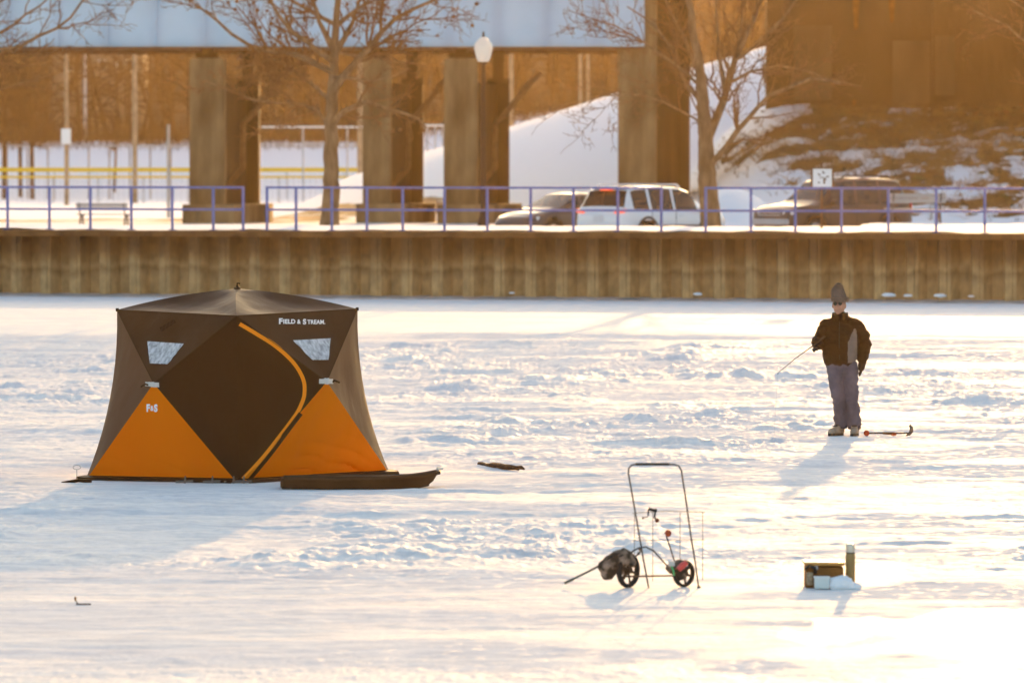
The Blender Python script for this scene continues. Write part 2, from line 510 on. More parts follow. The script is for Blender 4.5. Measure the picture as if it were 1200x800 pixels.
# ================================================================== GROUND BEHIND THE WALL
def pw(x, xs, ys): return np.interp(x, xs, ys)
def ground_h(X, Y):
    X = np.asarray(X, float); Y = np.asarray(Y, float)
    ly = line_y(X); t = Y - ly
    left = 1 - sstep(-6.5, -3.0, X)                 # the promenade is wide on the left
    left = left * 0; edge = 7 + 11 * sstep(8.5, 10.0, X)
    H = 1.67 + .05 * sstep(1, 3, t) + (fbm(X * .8, Y * .8, 12, 3) - .45) * .10
    H = H + (1.0 - H) * sstep(edge, edge + 9, t)
    H = H + (fbm(X * .15, Y * .08, 8, 3) - .5) * .25 * sstep(175, 260, Y)
    # railway-like embankment behind the piers, climbing to the right
    ridge = pw(X, [-60, -11, -8.3, -7.9, -3.9, 0, 4.9, 8.2, 11.8, 18, 60], [1, 1, 2.2, 2.65, 3.95, 5.1, 6.65, 7.75, 8.8, 9.8, 10.2])
    r = sstep(233, 262, Y) * .65 + .35 * np.clip((Y - 233) / 29, 0, 1)
    E = 1 + (ridge - 1) * r * (1 - .55 * sstep(275, 330, Y))
    H = np.maximum(H, E)
    # slope below the abutment
    ab = sstep(4.5, 11.5, X)
    top = 5.75
    S = 1 + (top - 1) * np.clip((Y - 203) / 37, 0, 1)
    S = 1 + (S - 1) * ab
    S = np.where(Y > 240.5, 1 + (top - 1) * ab, S)
    S = S + (fbm(X * .55, Y * .25, 71, 4) - .5) * .55 * sstep(206, 216, Y) * ab
    H = np.maximum(H, np.where(Y < 262, S, 0))
    # snow mound ploughed up behind the cars
    H = H + 1.55 * np.exp(-(((X - 6.9) / 1.5) ** 2 + ((Y - 180) / 3.5) ** 2)) + 0.75 * np.exp(-(((X - 9.6) / 2.0) ** 2 + ((Y - 183) / 3.5) ** 2))
    # far bank and wooded hillside
    H = H + 4.1 * sstep(392, 436, Y) * (0.88 + .24 * fbm(X * .05, Y * .02, 14, 3))
    H = H + 17 * sstep(436, 560, Y)
    return H
def rip_mask(X, Y):
    u = X * .9 + Y * .10; v_ = Y * .42 - X * .35
    n = fbm(u * .75, v_ * 1.0, 131, 6, .66)
    cover = .04 + .46 * sstep(210, 236, Y) + .10 * sstep(16, 26, X)
    cover = cover * sstep(8.5, 14.5, X + (Y - 222) * .05) * (1 - (1 - sstep(11, 13, X)) * sstep(232, 240, Y)) * (Y < 262) * sstep(203, 210, Y)
    return sstep(.60 - cover * .42 - .03, .60 - cover * .42 + .03, n) * (cover > .02)
def make_ground():
    ts = np.concatenate([[0.12, .5], np.arange(1, 40, .7), np.arange(40, 62, 1.0), np.arange(62, 106, .35), np.arange(106, 135, 1.0), np.arange(137, 300, 3.0), np.arange(302, 440, 6)])
    xs = np.concatenate([[-165, -120, -80, -60, -48, -40, -34], np.arange(-30, 3, .5), np.arange(3, 34, .22), [34, 40, 48, 60, 80, 120, 165]])
    X = np.repeat(xs[None, :], len(ts), 0)
    # near the wall rows run parallel to it, far away they run square
    k = np.clip(ts / 60, 0, 1)[:, None]
    Y = ts[:, None] + line_y(X) * (1 - k) + 139.45 * k
    Z = ground_h(X, Y)
    hill = ((Y > 441)).astype(float)
    dirt_and_sunlight = np.zeros_like(X) + .14 + .08 * sstep(236, 245, Y) * (Y < 300)
    # dry grass with warm sunlight painted in, left of and between the piers
    dirt_and_sunlight = np.maximum(dirt_and_sunlight, .62 * np.exp(-((Y - 236 + (fbm(X * .2, Y * .1, 3, 3) - .5) * 22) / 9) ** 2) * (1 - sstep(-4, 1, X)))
    dirt_and_sunlight = np.maximum(dirt_and_sunlight, .30 * np.exp(-((Y - 190) / 12) ** 2) * (1 - sstep(-9, -4, X)) * 0.8)
    ab = sstep(7.0, 13, X) * sstep(206, 222, Y) * (Y < 262)
    dirt_and_sunlight = np.maximum(dirt_and_sunlight, rip_mask(X, Y))
    dirt_and_sunlight = np.maximum(dirt_and_sunlight, .5 * sstep(-60, -55, X) * sstep(418, 432, Y))
    nr, nc = X.shape
    V = np.stack([X, Y, Z], -1).reshape(-1, 3)
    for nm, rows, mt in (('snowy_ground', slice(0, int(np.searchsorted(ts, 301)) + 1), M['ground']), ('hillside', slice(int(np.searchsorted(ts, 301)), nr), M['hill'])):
        VV = np.stack([X[rows], Y[rows], Z[rows]], -1)
        a, b = VV.shape[:2]
        idx = np.arange(a * b).reshape(a, b)
        Fq = np.stack([idx[:-1, :-1], idx[:-1, 1:], idx[1:, 1:], idx[1:, :-1]], -1).reshape(-1, 4)
        me = bpy.data.meshes.new(nm)
        me.from_pydata(VV.reshape(-1, 3).tolist(), [], Fq.tolist())
        me.polygons.foreach_set('use_smooth', [True] * len(me.polygons))
        at_ = me.attributes.new('dirt_and_sunlight', 'FLOAT', 'POINT'); at_.data.foreach_set('value', dirt_and_sunlight[rows].ravel().astype(np.float32))
        me.materials.append(mt); me.update()
        o = bpy.data.objects.new(nm, me); COL.objects.link(o); tag(o, kind='structure')
make_ground()
def gh(X, Y): return float(ground_h(np.array([X]), np.array([Y]))[0])

# ================================================================== SEAWALL
def wallpt(px, z=1.66, off=0.0):
    k = (px - 600) / F
    # X = k*depth along the ray, Y ~ depth
    Y = (139.45 + off) / (1 + 0.323 * k)
    return Vector((k * Y / math.cos(0), Y, z))
def make_seawall():
    m = bpy.data.materials.new('weathered_sheet_pile'); m.use_nodes = True
    t = m.node_tree; p = t.nodes['Principled BSDF']; N = t.nodes.new; L = t.links.new
    tc = N('ShaderNodeTexCoord'); sp = N('ShaderNodeSeparateXYZ'); L(tc.outputs['Object'], sp.inputs[0])
    mp = N('ShaderNodeMapping'); mp.inputs['Scale'].default_value = (1.1, 1.1, .7); L(tc.outputs['Object'], mp.inputs[0])
    n = N('ShaderNodeTexNoise'); n.inputs['Scale'].default_value = 1.3; n.inputs['Detail'].default_value = 7; L(mp.outputs[0], n.inputs[0])
    md = N('ShaderNodeMath'); md.operation = 'MULTIPLY_ADD'; md.inputs[1].default_value = .55
    L(n.outputs[0], md.inputs[0]); L(sp.outputs[2], md.inputs[2])
    r = N('ShaderNodeValToRGB')
    e = r.color_ramp.elements
    e[0].position = 0.0; e[0].color = (.22, .15, .075, 1)
    e[1].position = 1.0; e[1].color = (.055, .024, .007, 1)
    for pos, c in ((.20, (.43, .28, .13)), (.40, (.39, .255, .12)), (.49, (.25, .15, .065)), (.55, (.37, .235, .105)), (.62, (.25, .145, .057)), (.72, (.13, .068, .024)), (.82, (.075, .036, .012))):
        q = e.new(pos); q.color = (*c, 1)
    dv = N('ShaderNodeMath'); dv.operation = 'DIVIDE'; dv.inputs[1].default_value = 1.95
    L(md.outputs[0], dv.inputs[0]); L(dv.outputs[0], r.inputs[0])
    n2 = N('ShaderNodeTexNoise'); n2.inputs['Scale'].default_value = 5; n2.inputs['Detail'].default_value = 5; L(mp.outputs[0], n2.inputs[0])
    r2 = N('ShaderNodeMapRange'); r2.inputs[1].default_value = .3; r2.inputs[2].default_value = .7; r2.inputs[3].default_value = .72; r2.inputs[4].default_value = 1.22; L(n2.outputs[0], r2.inputs[0])
    mx = N('ShaderNodeVectorMath'); mx.operation = 'SCALE'; L(r.outputs[0], mx.inputs[0]); L(r2.outputs[0], mx.inputs['Scale'])
    L(mx.outputs[0], p.inputs['Base Color']); p.inputs['Roughness'].default_value = .85
    b = N('ShaderNodeBump'); b.inputs['Distance'].default_value = .02; L(n2.outputs[0], b.inputs['Height']); L(b.outputs[0], p.inputs['Normal'])
    # plan direction of the wall
    d = Vector((1, -0.323, 0)).normalized(); nrm = Vector((d.y, -d.x, 0))   # towards the ice
    if nrm.y > 0: nrm = -nrm
    o = Vector((0, 139.45, 0))
    w_ = thing('seawall', 'long brown corrugated sheet pile seawall under the blue railing', 'wall', o)
    mb = MB(); pts = []
    s = -170.0; pitch = .80
    while s < 170:
        for ds, dn in ((0, .20), (.17, .20), (.19, .175), (.21, .20), (.27, .20), (.40, -.20), (.66, -.20)):
            pts.append(o + d * (s + ds) + nrm * dn)
        s += pitch
    zs = [-.4, .1, .5, .9, 1.3, 1.5]
    mb.grid([[Vector((q.x, q.y, z)) for q in pts] for z in zs])
    mb.build('corrugated_piling', m, w_, smooth=False)
    mb = MB()
    mb.bar(o - d * 170 + Vector((0, 0, 1.575)), o + d * 170 + Vector((0, 0, 1.575)), .56, .15)
    mb.build('cap_beam', M['rust'], w_, smooth=False)
    # ice ledge frozen to the wall's foot
    mb = MB(); rnd = random.Random(4)
    A = []; B = []; Cc = []; D = []
    s = -170
    while s < 170:
        k = .25 + .12 * math.sin(s * .9) + rnd.uniform(-.15, .15)
        A.append(o + d * s + nrm * -.3 + Vector((0, 0, .07)))
        B.append(o + d * s + nrm * (.5 + k) + Vector((0, 0, .045 + rnd.uniform(-.01, .02))))
        Cc.append(o + d * s + nrm * (.62 + k) + Vector((0, 0, .02)))
        D.append(o + d * s + nrm * (.62 + k) + Vector((0, 0, -.2)))
        s += .5
    mb.grid([A, B, Cc, D])
    x = mb.build('ice_ledge', mat('grey_wet_ice', (.36, .34, .33), .6, var=.3, vscale=1.5, bump=.02), None, origin=(0, 139.45, 0))
    tag(x, kind='structure')
    rb = MB()
    return d, nrm
WD, WN = make_seawall()

# ================================================================== RAILING
def railing(name, label, posts, extend=(None, None)):
    pts = [wallpt(p, 1.655, .16) for p in posts]
    root = thing(name, label, 'railing', pts[0], 0, 'blue railing sections along the seawall')
    for p in pts:
        b = MB()
        b.box(p + Vector((0, 0, .55)), (.055, .055, 1.10), rz=math.atan2(WD.y, WD.x))
        b.box(p + Vector((0, 0, .012)), (.16, .16, .02), rz=math.atan2(WD.y, WD.x))
        b.build('post', M['rail'], root, smooth=False)
    for z, nm in ((1.07, 'top_rail'), (.52, 'middle_rail')):
        b = MB()
        for a, c in zip(pts[:-1], pts[1:]):
            dd = (c - a).normalized() * .03
            b.bar(a + dd + Vector((0, 0, z)), c - dd + Vector((0, 0, z)), .045, .055)
        b.build(nm, M['rail'], root, smooth=False)
    return root
lefts = [-690, -640, -590, -540, -490, -440, -390, -340, -291, -240, -190, -140, -91, -40]
railing('railing', 'blue metal railing on the left, ending beside the first bridge pier', [x for x in lefts if x > -400] + [9, 58, 106, 154, 202, 250, 285])
railing('railing', 'blue metal railing section in the middle, running past the lamp post to the white car', [313, 347, 389, 430, 472, 521, 571, 622, 672, 724, 775])
railing('railing', 'blue metal railing section on the right, in front of the brown parked car', [827, 880, 932, 986, 1041, 1097, 1154, 1212, 1270, 1330, 1390, 1450, 1510, 1570])
# low chain rail closing the gap between two sections
b = MB(); b.bar(wallpt(777, 2.175, .16), wallpt(825, 2.175, .16), .035, .045)
tag(b.build('gap_bar', M['rail'], None, origin=wallpt(777, 1.66, .16), smooth=False), 'single blue bar closing the gap in the railing beside the tree', 'bar')

# ================================================================== BRIDGE
def make_bridge():
    Y0 = 224.0
    root = thing('bridge', 'pale blue steel girder bridge crossing the top of the picture', 'bridge', (5.2, Y0, 8))
    zb = at(400, 55, Y0).z; xe = at(755, 50, Y0).x
    zt = 11.2
    for (yy, nm) in ((Y0, 'girder'), (Y0 + 5.0, 'girder'), (Y0 + 10, 'girder')):
        b = MB()
        b.box(((xe - 90) / 2, yy, (zb + zt) / 2), (xe + 90, .05, zt - zb))
        x = xe - .03
        i = 0
        while x > -88:
            b.box((x, yy - .17, (zb + zt) / 2), (.06, .28, zt - zb - .1))
            x -= 1.92
        g = b.build(nm, M['blue_steel'], root, smooth=False)
        c = MB(); c.box(((xe - 90) / 2, yy, zb - .05), (xe + 90, .46, .08))
        c.build('bottom_flange', M['rust'], g, smooth=False)
    b = MB(); b.box(((40 - 90) / 2, Y0 + 5, zt + .15), (130, 12.5, .3))
    b.build('deck_slab', M['concrete'], root, smooth=False)
    b = MB()
    for i, z in enumerate((zb + .25,)):
        x = xe - .9
        while x > -60:
            b = MB(); b.bar((x, Y0 + .1, z), (x, Y0 + 4.9, z), .12, .12)
            b.build('cross_brace', M['rust'], root, smooth=False); x -= 3.84
    # right-hand span: dark soffit and edge beam over the abutment
    b = MB()
    xr = at(815, 0, Y0).x
    b.box(((xr + 60) / 2, Y0 + 6, 11.0), (60 - xr, 12, .5))
    b.box(((xr + 60) / 2, Y0 + .2, 10.72), (60 - xr, .4, 1.1))
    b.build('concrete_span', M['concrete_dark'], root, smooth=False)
make_bridge()

def pier(px0, px1, pxs, top_py, label, pipe=True, top_z=None, tall=False):
    Y0 = 224.3
    a = at(px0, 262, Y0).x; b_ = at(px1, 262, Y0).x; c_ = at(pxs, 262, Y0 + 6).x
    zt = at(600, top_py, Y0).z if not tall else 10.95
    zg = gh(a, Y0) - .5
    root = thing('bridge_pier', label, 'pier', ((a + b_) / 2, Y0, zg + .5), 0, 'concrete bridge piers')
    b = MB(); b.box(((a + b_) / 2, Y0 + .8, (zg + zt) / 2), (b_ - a, 1.6, zt - zg), bev=.05)
    b.build('front_column', M['concrete'], root, smooth=False)
    # web wall running back to the rear column
    b = MB()
    zt2 = zt - (.95 if not tall else .28)
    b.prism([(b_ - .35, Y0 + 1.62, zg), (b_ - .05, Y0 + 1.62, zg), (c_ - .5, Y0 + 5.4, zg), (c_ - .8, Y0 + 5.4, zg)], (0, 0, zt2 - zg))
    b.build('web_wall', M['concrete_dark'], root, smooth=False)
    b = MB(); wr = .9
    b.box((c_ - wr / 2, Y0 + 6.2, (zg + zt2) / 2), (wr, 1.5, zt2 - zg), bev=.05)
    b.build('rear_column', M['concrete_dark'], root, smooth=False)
    b = MB()
    b.prism([(a - .25, Y0 - .5, zg), (b_ + .4, Y0 - .5, zg), (c_ + .5, Y0 + 4, zg), (c_ + .5, Y0 + 7.4, zg), (a + .5, Y0 + 7.4, zg)], (0, 0, 1.25 if not tall else .9))
    b.build('footing', M['concrete'], root, smooth=False)
    if not tall:
        for x, y in (((a + b_) / 2, Y0 + .6), (c_ - wr / 2, Y0 + 6.2)):
            b = MB()
            h = 7.85 - zt + .02
            tz = zt if y < Y0 + 3 else zt2; b.box((x, y, tz + .10), (.9, .7, .26)); b.box((x, y, (tz + .22 + 7.88) / 2), (.45, .45, max(.05, 7.88 - tz - .22)))
            b.build('bearing', M['concrete_dark'], root, smooth=False)
    if pipe:
        x = at((px1 + pxs) / 2 + 2, 200, Y0 + 1.9).x; y = Y0 + 1.3
        b = MB()
        pts = [(x - .85, y, zg + 1.75), (x, y, zg + 2.7), (x, y, at(600, 145, y).z), (x + .25, y, at(600, 138, y).z), (x + 1.75, y, at(600, 84, y).z)]
        b.tube(pts, .12, 10)
        b.build('drain_pipe', M['rust'], root)
pier(222, 263, 304, 68, 'concrete bridge pier with a bent drain pipe, leftmost, beside the bench')
pier(425, 458, 496, 68, 'concrete bridge pier just right of the big left tree')
pier(520, 560, 597, 68, 'concrete bridge pier directly behind the lamp post')
pier(725, 770, 808, 0, 'widest and tallest concrete pier, at the end of the blue girder behind the white car', pipe=False, tall=True)

# abutment
def make_abutment():
    Y = 240.0; x0 = at(898, 100, Y).x
    root = thing('bridge_abutment', 'large stained concrete abutment wall above the rocky slope at upper right', 'abutment', (x0, Y, 5.6))
    m = M['concrete'].copy(); m.name = 'abutment_concrete'
    xs = [x0, at(1093, 0, Y).x, 25.5, 33, 41, 50, 60]
    for a, b_ in zip(xs[:-1], xs[1:]):
        b = MB(); b.box(((a + b_) / 2, Y + .6, 8.2), (b_ - a - .03, 1.2, 6.0))
        b.build('wall_panel', M['abut'], root, smooth=False)
    for (xa, xb, ya, yb, mm) in ((1046, 1090, 48, 122, 'patch'), (1096, 1119, 42, 112, 'patch'), (930, 975, 30, 118, 'patch')):
        p0 = at(xa, yb, Y - .01); p1 = at(xb, ya, Y - .01)
        b = MB(); b.box(((p0.x + p1.x) / 2, Y - .008, (p0.z + p1.z) / 2), (p1.x - p0.x, .012, p1.z - p0.z)); b.build('concrete_patch', M['patch'], root, smooth=False)
    for (xa, w_, y0, y1) in ((1003, 9, -6, 36), (1045, 9, -6, 28), (1001, 5, 118, 128)):
        p0 = at(xa, y1, Y - .015); p1 = at(xa, y0, Y - .015); h_ = w_ / 27.8 / 2
        b = MB(); b.prism([(p0.x - h_ * .3, Y - .016, p0.z), (p0.x + h_ * .4, Y - .016, p0.z + .1), (p0.x + h_, Y - .016, p1.z), (p0.x - h_, Y - .016, p1.z)], (0, .01, 0)); b.build('rust_stain', M['rust_orange'], root, smooth=False)
    b = MB(); b.box(((x0 + 60) / 2, Y + .5, 5.35), (60 - x0 + .4, 1.8, .5)); b.build('base_ledge', M['concrete_dark'], root, smooth=False)
    b = MB(); b.box(((x0 + 60) / 2, Y + 1.6, 11.0), (60 - x0, 3.4, .4)); b.build('bearing_seat', M['concrete_dark'], root, smooth=False)
M['patch'] = mat('lighter_concrete_patch', (.085, .052, .024), .9, col2=(.15, .098, .05), vscale=.6, stretch=(1, 1, .3), detail=8)
M['rust_orange'] = mat('orange_rust_stain', (.16, .065, .012), .9, var=.3, vscale=3)
M['abut'] = mat('abutment_concrete', (.055, .028, .010), .9, col2=(.12, .068, .028), vscale=.35, stretch=(1, 1, .35), bump=.03, bscale=4, detail=8, lo=.3, hi=.7)
make_abutment()

# ================================================================== TREES
def grow(mb, poly, r0, r1, rnd, depth, twig, spread=1.0, maxd=3, dens=1.0, n=6, up=.25):
    """A limb along poly with side branches; children recursive."""
    pts = [Vector(p) for p in poly]
    # resample with wobble
    out = []; L = 0
    for a, b in zip(pts[:-1], pts[1:]):
        k = max(2, int((b - a).length / (.45 if depth < 2 else .22)))
        for i in range(k):
            q = a.lerp(b, i / k)
            if out: q = q + Vector((rnd.gauss(0, 1), rnd.gauss(0, 1), rnd.gauss(0, 1))) * (.025 if depth < 2 else .03) * (1 if depth else .5)
            out.append(q)
        L += (b - a).length
    out.append(pts[-1])
    m = len(out)
    rad = [r0 + (r1 - r0) * (i / (m - 1)) ** .8 for i in range(m)]
    (mb if depth < 2 else twig).tube(out, rad, n if depth < 1 else (6 if depth == 1 else (4 if depth == 2 else 3)), cap=False)
    if depth >= maxd: return
    cnt = max(2, int(L * (3.0 if depth < 2 else 4.2) * dens))
    for i in range(cnt):
        t = rnd.uniform(.18 if depth else .5, .98)
        j = min(m - 2, int(t * (m - 1)))
        p = out[j]; d = (out[j + 1] - out[j]).normalized()
        side = Vector((rnd.gauss(0, 1), rnd.gauss(0, .8), rnd.gauss(0, 1)))
        side = side - d * side.dot(d)
        if side.length < .1: continue
        side.normalize()
        nd = (d * rnd.uniform(.5, 1.0) + side * rnd.uniform(.5, 1.1) * spread + Vector((0, 0, up))).normalized()
        ln = L * rnd.uniform(.28, .6) * (1 - t * .4)
        ln = min(ln, 2.4 if depth < 2 else 1.15)
        if ln < .13: continue
        nd2 = (nd + Vector((rnd.gauss(0, .3), rnd.gauss(0, .3), rnd.gauss(.1, .25)))).normalized()
        q1 = p + nd * ln * .5; q2 = q1 + nd2 * ln * .5
        rr = rad[j] * rnd.uniform(.4, .62)
        rr = min(max(rr, .009), .05)
        grow(mb, [p, q1, q2], rr, max(.005, rr * .35), rnd, depth + 1, twig, spread, maxd, dens, n, up)

def tree(label, base_px, Y, trunk, limbs, seed, group, dens=1.0, maxd=4, r=.24, clusters=0):
    rnd = random.Random(seed)
    base = at(base_px, 266, Y); base.z = gh(base.x, Y) - .15
    root = thing('bare_tree', label, 'tree', base, 0, group)
    tb = MB(); tw = MB()
    tp = [base] + [at(x, y, Y + dy) for (x, y, dy) in trunk]
    m = len(tp)
    # flared, slightly knobbly trunk
    out = []; rad = []
    for a in range(m - 1):
        k = 7
        for i in range(k):
            t = (a + i / k) / (m - 1)
            q = tp[a].lerp(tp[a + 1], i / k)
            out.append(q + Vector((rnd.gauss(0, .012), rnd.gauss(0, .012), 0)))
            rad.append(r * (1 - .72 * t) * (1 + .08 * rnd.random()) + (.10 * math.exp(-t * m * 7) if t < .2 else 0))
    out.append(tp[-1]); rad.append(r * .25)
    tb.tube(out, rad, 12, cap=False)
    for (pl, r0) in limbs:
        P = [at(x, y, Y + dy) for (x, y, dy) in pl]
        grow(tb, P, r0, r0 * .25, rnd, 1, tw, maxd=maxd, dens=dens)
    # shoots off the top of the trunk
    tb.build('trunk', M['bark'], root)
    if clusters:
        cm = MB()
        vs = tw.v
        for _ in range(clusters):
            q = Vector(rnd.choice(vs))
            cm.ball(q, rnd.uniform(.035, .07), 5, (1, 1, .8))
        # seed clusters ride inside the crown's mesh
        o = len(tw.v); tw.v.extend(cm.v); tw.f.extend([tuple(i + o for i in f) for f in cm.f]); tw.m.extend([0] * len(cm.f))
    me = tw.build('crown', M['twig'], root, smooth=False)
    return root

tree('tall bare tree left of centre with a knobbly pale trunk and wide crown', 386, 151,
     [(388, 200, 0), (388, 150, 0), (390, 100, .1), (392, 60, .1), (398, -40, .2)],
     [([(392, 62, .1), (372, 25, -.3), (362, -20, -.6)], .10),
      ([(393, 62, .1), (412, 25, .3), (428, -20, .5)], .10),
      ([(391, 105, 0), (432, 58, -.5), (462, 22, -.9), (505, 2, -1.2), (560, -15, -1.4)], .11),
      ([(391, 85, 0), (340, 62, .6), (292, 52, 1.0), (255, 25, 1.3), (222, 0, 1.5)], .10),
      ([(390, 72, 0), (340, 35, -.6), (318, 5, -1.0), (305, -25, -1.2)], .085),
      ([(388, 150, 0), (404, 128, -.4), (432, 120, -.8), (478, 134, -1.1), (500, 150, -1.3)], .10),
      ([(388, 150, 0), (372, 130, .6), (350, 122, 1.0), (300, 118, 1.6), (240, 95, 2.0)], .06),
      ([(389, 120, 0), (360, 92, .9), (318, 70, 1.6), (270, 82, 2.2)], .06),
      ([(392, 62, .1), (450, 70, 1.2), (500, 75, 1.9)], .05),
      ([(395, 30, .1), (440, -5, -1), (480, -30, -1.5)], .07),
      ([(395, 30, .1), (330, -5, 1), (280, -30, 1.5)], .07),
      ([(391, 90, 0), (440, 95, -1.2), (480, 80, -1.8)], .05)],
     11, 'bare trees along the seawall', clusters=260, r=.235, dens=1.25)
tree('bare forked tree between the white car and the brown parked car', 836, 150,
     [(829, 210, 0), (827, 160, 0), (824, 120, 0), (818, 70, -.2), (806, -10, -.4)],
     [([(828, 165, 0), (846, 120, .3), (862, 70, .5), (884, 20, .8), (900, -30, 1)], .14),
      ([(830, 195, 0), (852, 170, -.5), (876, 140, -.9), (900, 112, -1.3), (950, 92, -1.7), (985, 98, -2)], .10),
      ([(852, 98, .3), (880, 85, .2), (912, 78, 0), (950, 86, -.4), (1010, 102, -.6)], .055),
      ([(825, 130, 0), (806, 100, .5), (790, 62, .9), (770, 30, 1.3), (735, 8, 1.6)], .07),
      ([(824, 105, 0), (770, 60, -.8), (720, 30, -1.3), (665, 12, -1.7)], .045),
      ([(826, 150, 0), (800, 128, -.8), (750, 112, -1.4), (700, 112, -1.9), (640, 128, -2.2)], .035),
      ([(850, 108, .3), (842, 60, .9), (838, 10, 1.2), (845, -30, 1.4)], .08),
      ([(862, 70, .5), (900, 40, 0), (935, 0, -.4), (960, -30, -.6)], .065),
      ([(822, 90, 0), (800, 40, .5), (770, -20, .9)], .06),
      ([(866, 62, .5), (870, 20, 1.2), (868, -20, 1.6)], .06),
      ([(826, 150, 0), (812, 118, .9), (800, 90, 1.4)], .04)],
     23, 'bare trees along the seawall', r=.27, dens=1.0)
tree('bare tree standing off to the left whose twigs reach over the blue girder', -120, 152,
     [(-118, 150, 0), (-116, 50, 0), (-112, -60, 0)],
     [([(-118, 120, 0), (-60, 90, -.4), (0, 62, -.8), (45, 45, -1), (85, 20, -1.1), (112, -12, -1.2)], .10),
      ([(-117, 100, 0), (-50, 60, .8), (15, 30, 1.2), (60, -5, 1.6)], .09),
      ([(-117, 140, 0), (-40, 118, .5), (20, 100, .8), (60, 88, 1)], .05),
      ([(-116, 60, 0), (-40, 30, .3), (20, -10, .5)], .09)],
     37, 'bare trees along the seawall', dens=.95)
tree('bare tree standing off to the right with warm lit twigs in the top corner', 1290, 160,
     [(1288, 150, 0), (1285, 60, 0), (1280, -60, 0)],
     [([(1288, 110, 0), (1230, 70, -.5), (1180, 30, -.9), (1140, 12, -1.1)], .07),
      ([(1286, 80, 0), (1225, 30, .5), (1170, -10, .8)], .07),
      ([(1286, 120, 0), (1235, 100, .5), (1200, 85, .8)], .045)],
     41, 'bare trees along the seawall', dens=.9)

# ================================================================== FAR WOODS, FIELD, HOUSE
def make_woods():
    rnd = random.Random(5)
    b = MB()
    for i in range(620):
        Y = rnd.uniform(434, 478)
        X = rnd.uniform(-62, 62)
        if -42 < X < -28 and Y > 440 and rnd.random() < .3: continue
        z = gh(X, Y) - .3; h = rnd.uniform(5, 12)
        lean = Vector((rnd.gauss(0, .13), rnd.gauss(0, .1), 1))
        r = rnd.uniform(.05, .2)
        p = Vector((X, Y, z))
        b.tube([p, p + lean * h * .5, p + lean * h], [r, r * .7, r * .25], 4, cap=False)
        for k in range(rnd.randint(14, 22)):
            t = rnd.uniform(.15, .95); q = p + lean * h * t
            d = Vector((rnd.gauss(0, 1), rnd.gauss(0, .8), rnd.uniform(-.2, .9))).normalized() * h * rnd.uniform(.12, .38)
            b.tube([q, q + d * .5 + Vector((0, 0, .1)), q + d], [r * .5, r * .35, .02], 3, cap=False)
    # low brush
    for i in range(9000):
        Y = rnd.uniform(424, 446); X = rnd.uniform(-60, 60)
        z = gh(X, Y) - .1
        p = Vector((X, Y, z)); d = Vector((rnd.gauss(0, .5), rnd.gauss(0, .5), rnd.uniform(.5, 2.2)))
        b.tube([p, p + d], [.025, .008], 3, cap=False)
    o = b.build('winter_woods', M['woods'], None, origin=(0, 440, 5), smooth=False)
    tag(o, 'brown mass of leafless winter woods and brush beyond the snowy field', 'woods', kind='stuff')
make_woods()

def pole(px, y0, y1, Y, wpx, m, label, cat='pole', name='utility_pole', group='poles behind the bridge', extra=None):
    s = F / Y
    p0 = at(px, y1, Y); p1 = at(px, y0, Y)
    base = Vector((p0.x, Y, gh(p0.x, Y) - .2))
    r = wpx / s / 2
    root = thing(name, label, cat, base, 0, group)
    b = MB(); b.tube([base, Vector((p0.x, Y, p1.z))], [r * 1.1, r * .85], 10)
    b.build('shaft', m, root)
    if extra: extra(root, Vector((p0.x, Y, p1.z)), s)
def hood(m_):
    def f(root, top, s):
        b = MB(); b.box(top + Vector((0, -.1, .0)), (.5, .35, .18), bev=.03); b.build('pole_cap', m_, root)
    return f
pole(78, 60, 205, 330, 5, M['tan_pole'], 'brownish pole with a small pale box, left of the white pole', extra=lambda r_, t_, s_: MB().box((t_.x, 329.6, at(78, 160, 330).z), (.55, .3, .9), bev=.03).build('meter_box', M['white_paint'], r_))
pole(100, 35, 205, 438, 3.6, M['white_paint'], 'slim bright white pole under the bridge at left')
pole(158, 62, 200, 350, 6, M['tan_pole'], 'pale tan pole between the white pole and the first pier')
pole(197.5, 146, 236, 250, 4.2, M['galv'], 'short grey post just left of the first pier', name='metal_post')
pole(422, 60, 205, 300, 7, M['tan_pole'], 'tan lit pole beside the second pier', extra=hood(M['yellow']))
pole(484, 60, 205, 300, 6, M['tan_pole'], 'tan pole with a yellow cap behind the second pier', extra=hood(M['yellow']))
pole(599, 52, 170, 340, 6, M['tan_pole'], 'tall pale pole just right of the third pier')
pole(680, 58, 150, 340, 4.5, M['tan_pole'], 'left one of two close pale poles above the snowy slope')
pole(689, 58, 150, 345, 4.5, M['tan_pole'], 'right one of two close pale poles above the snowy slope')

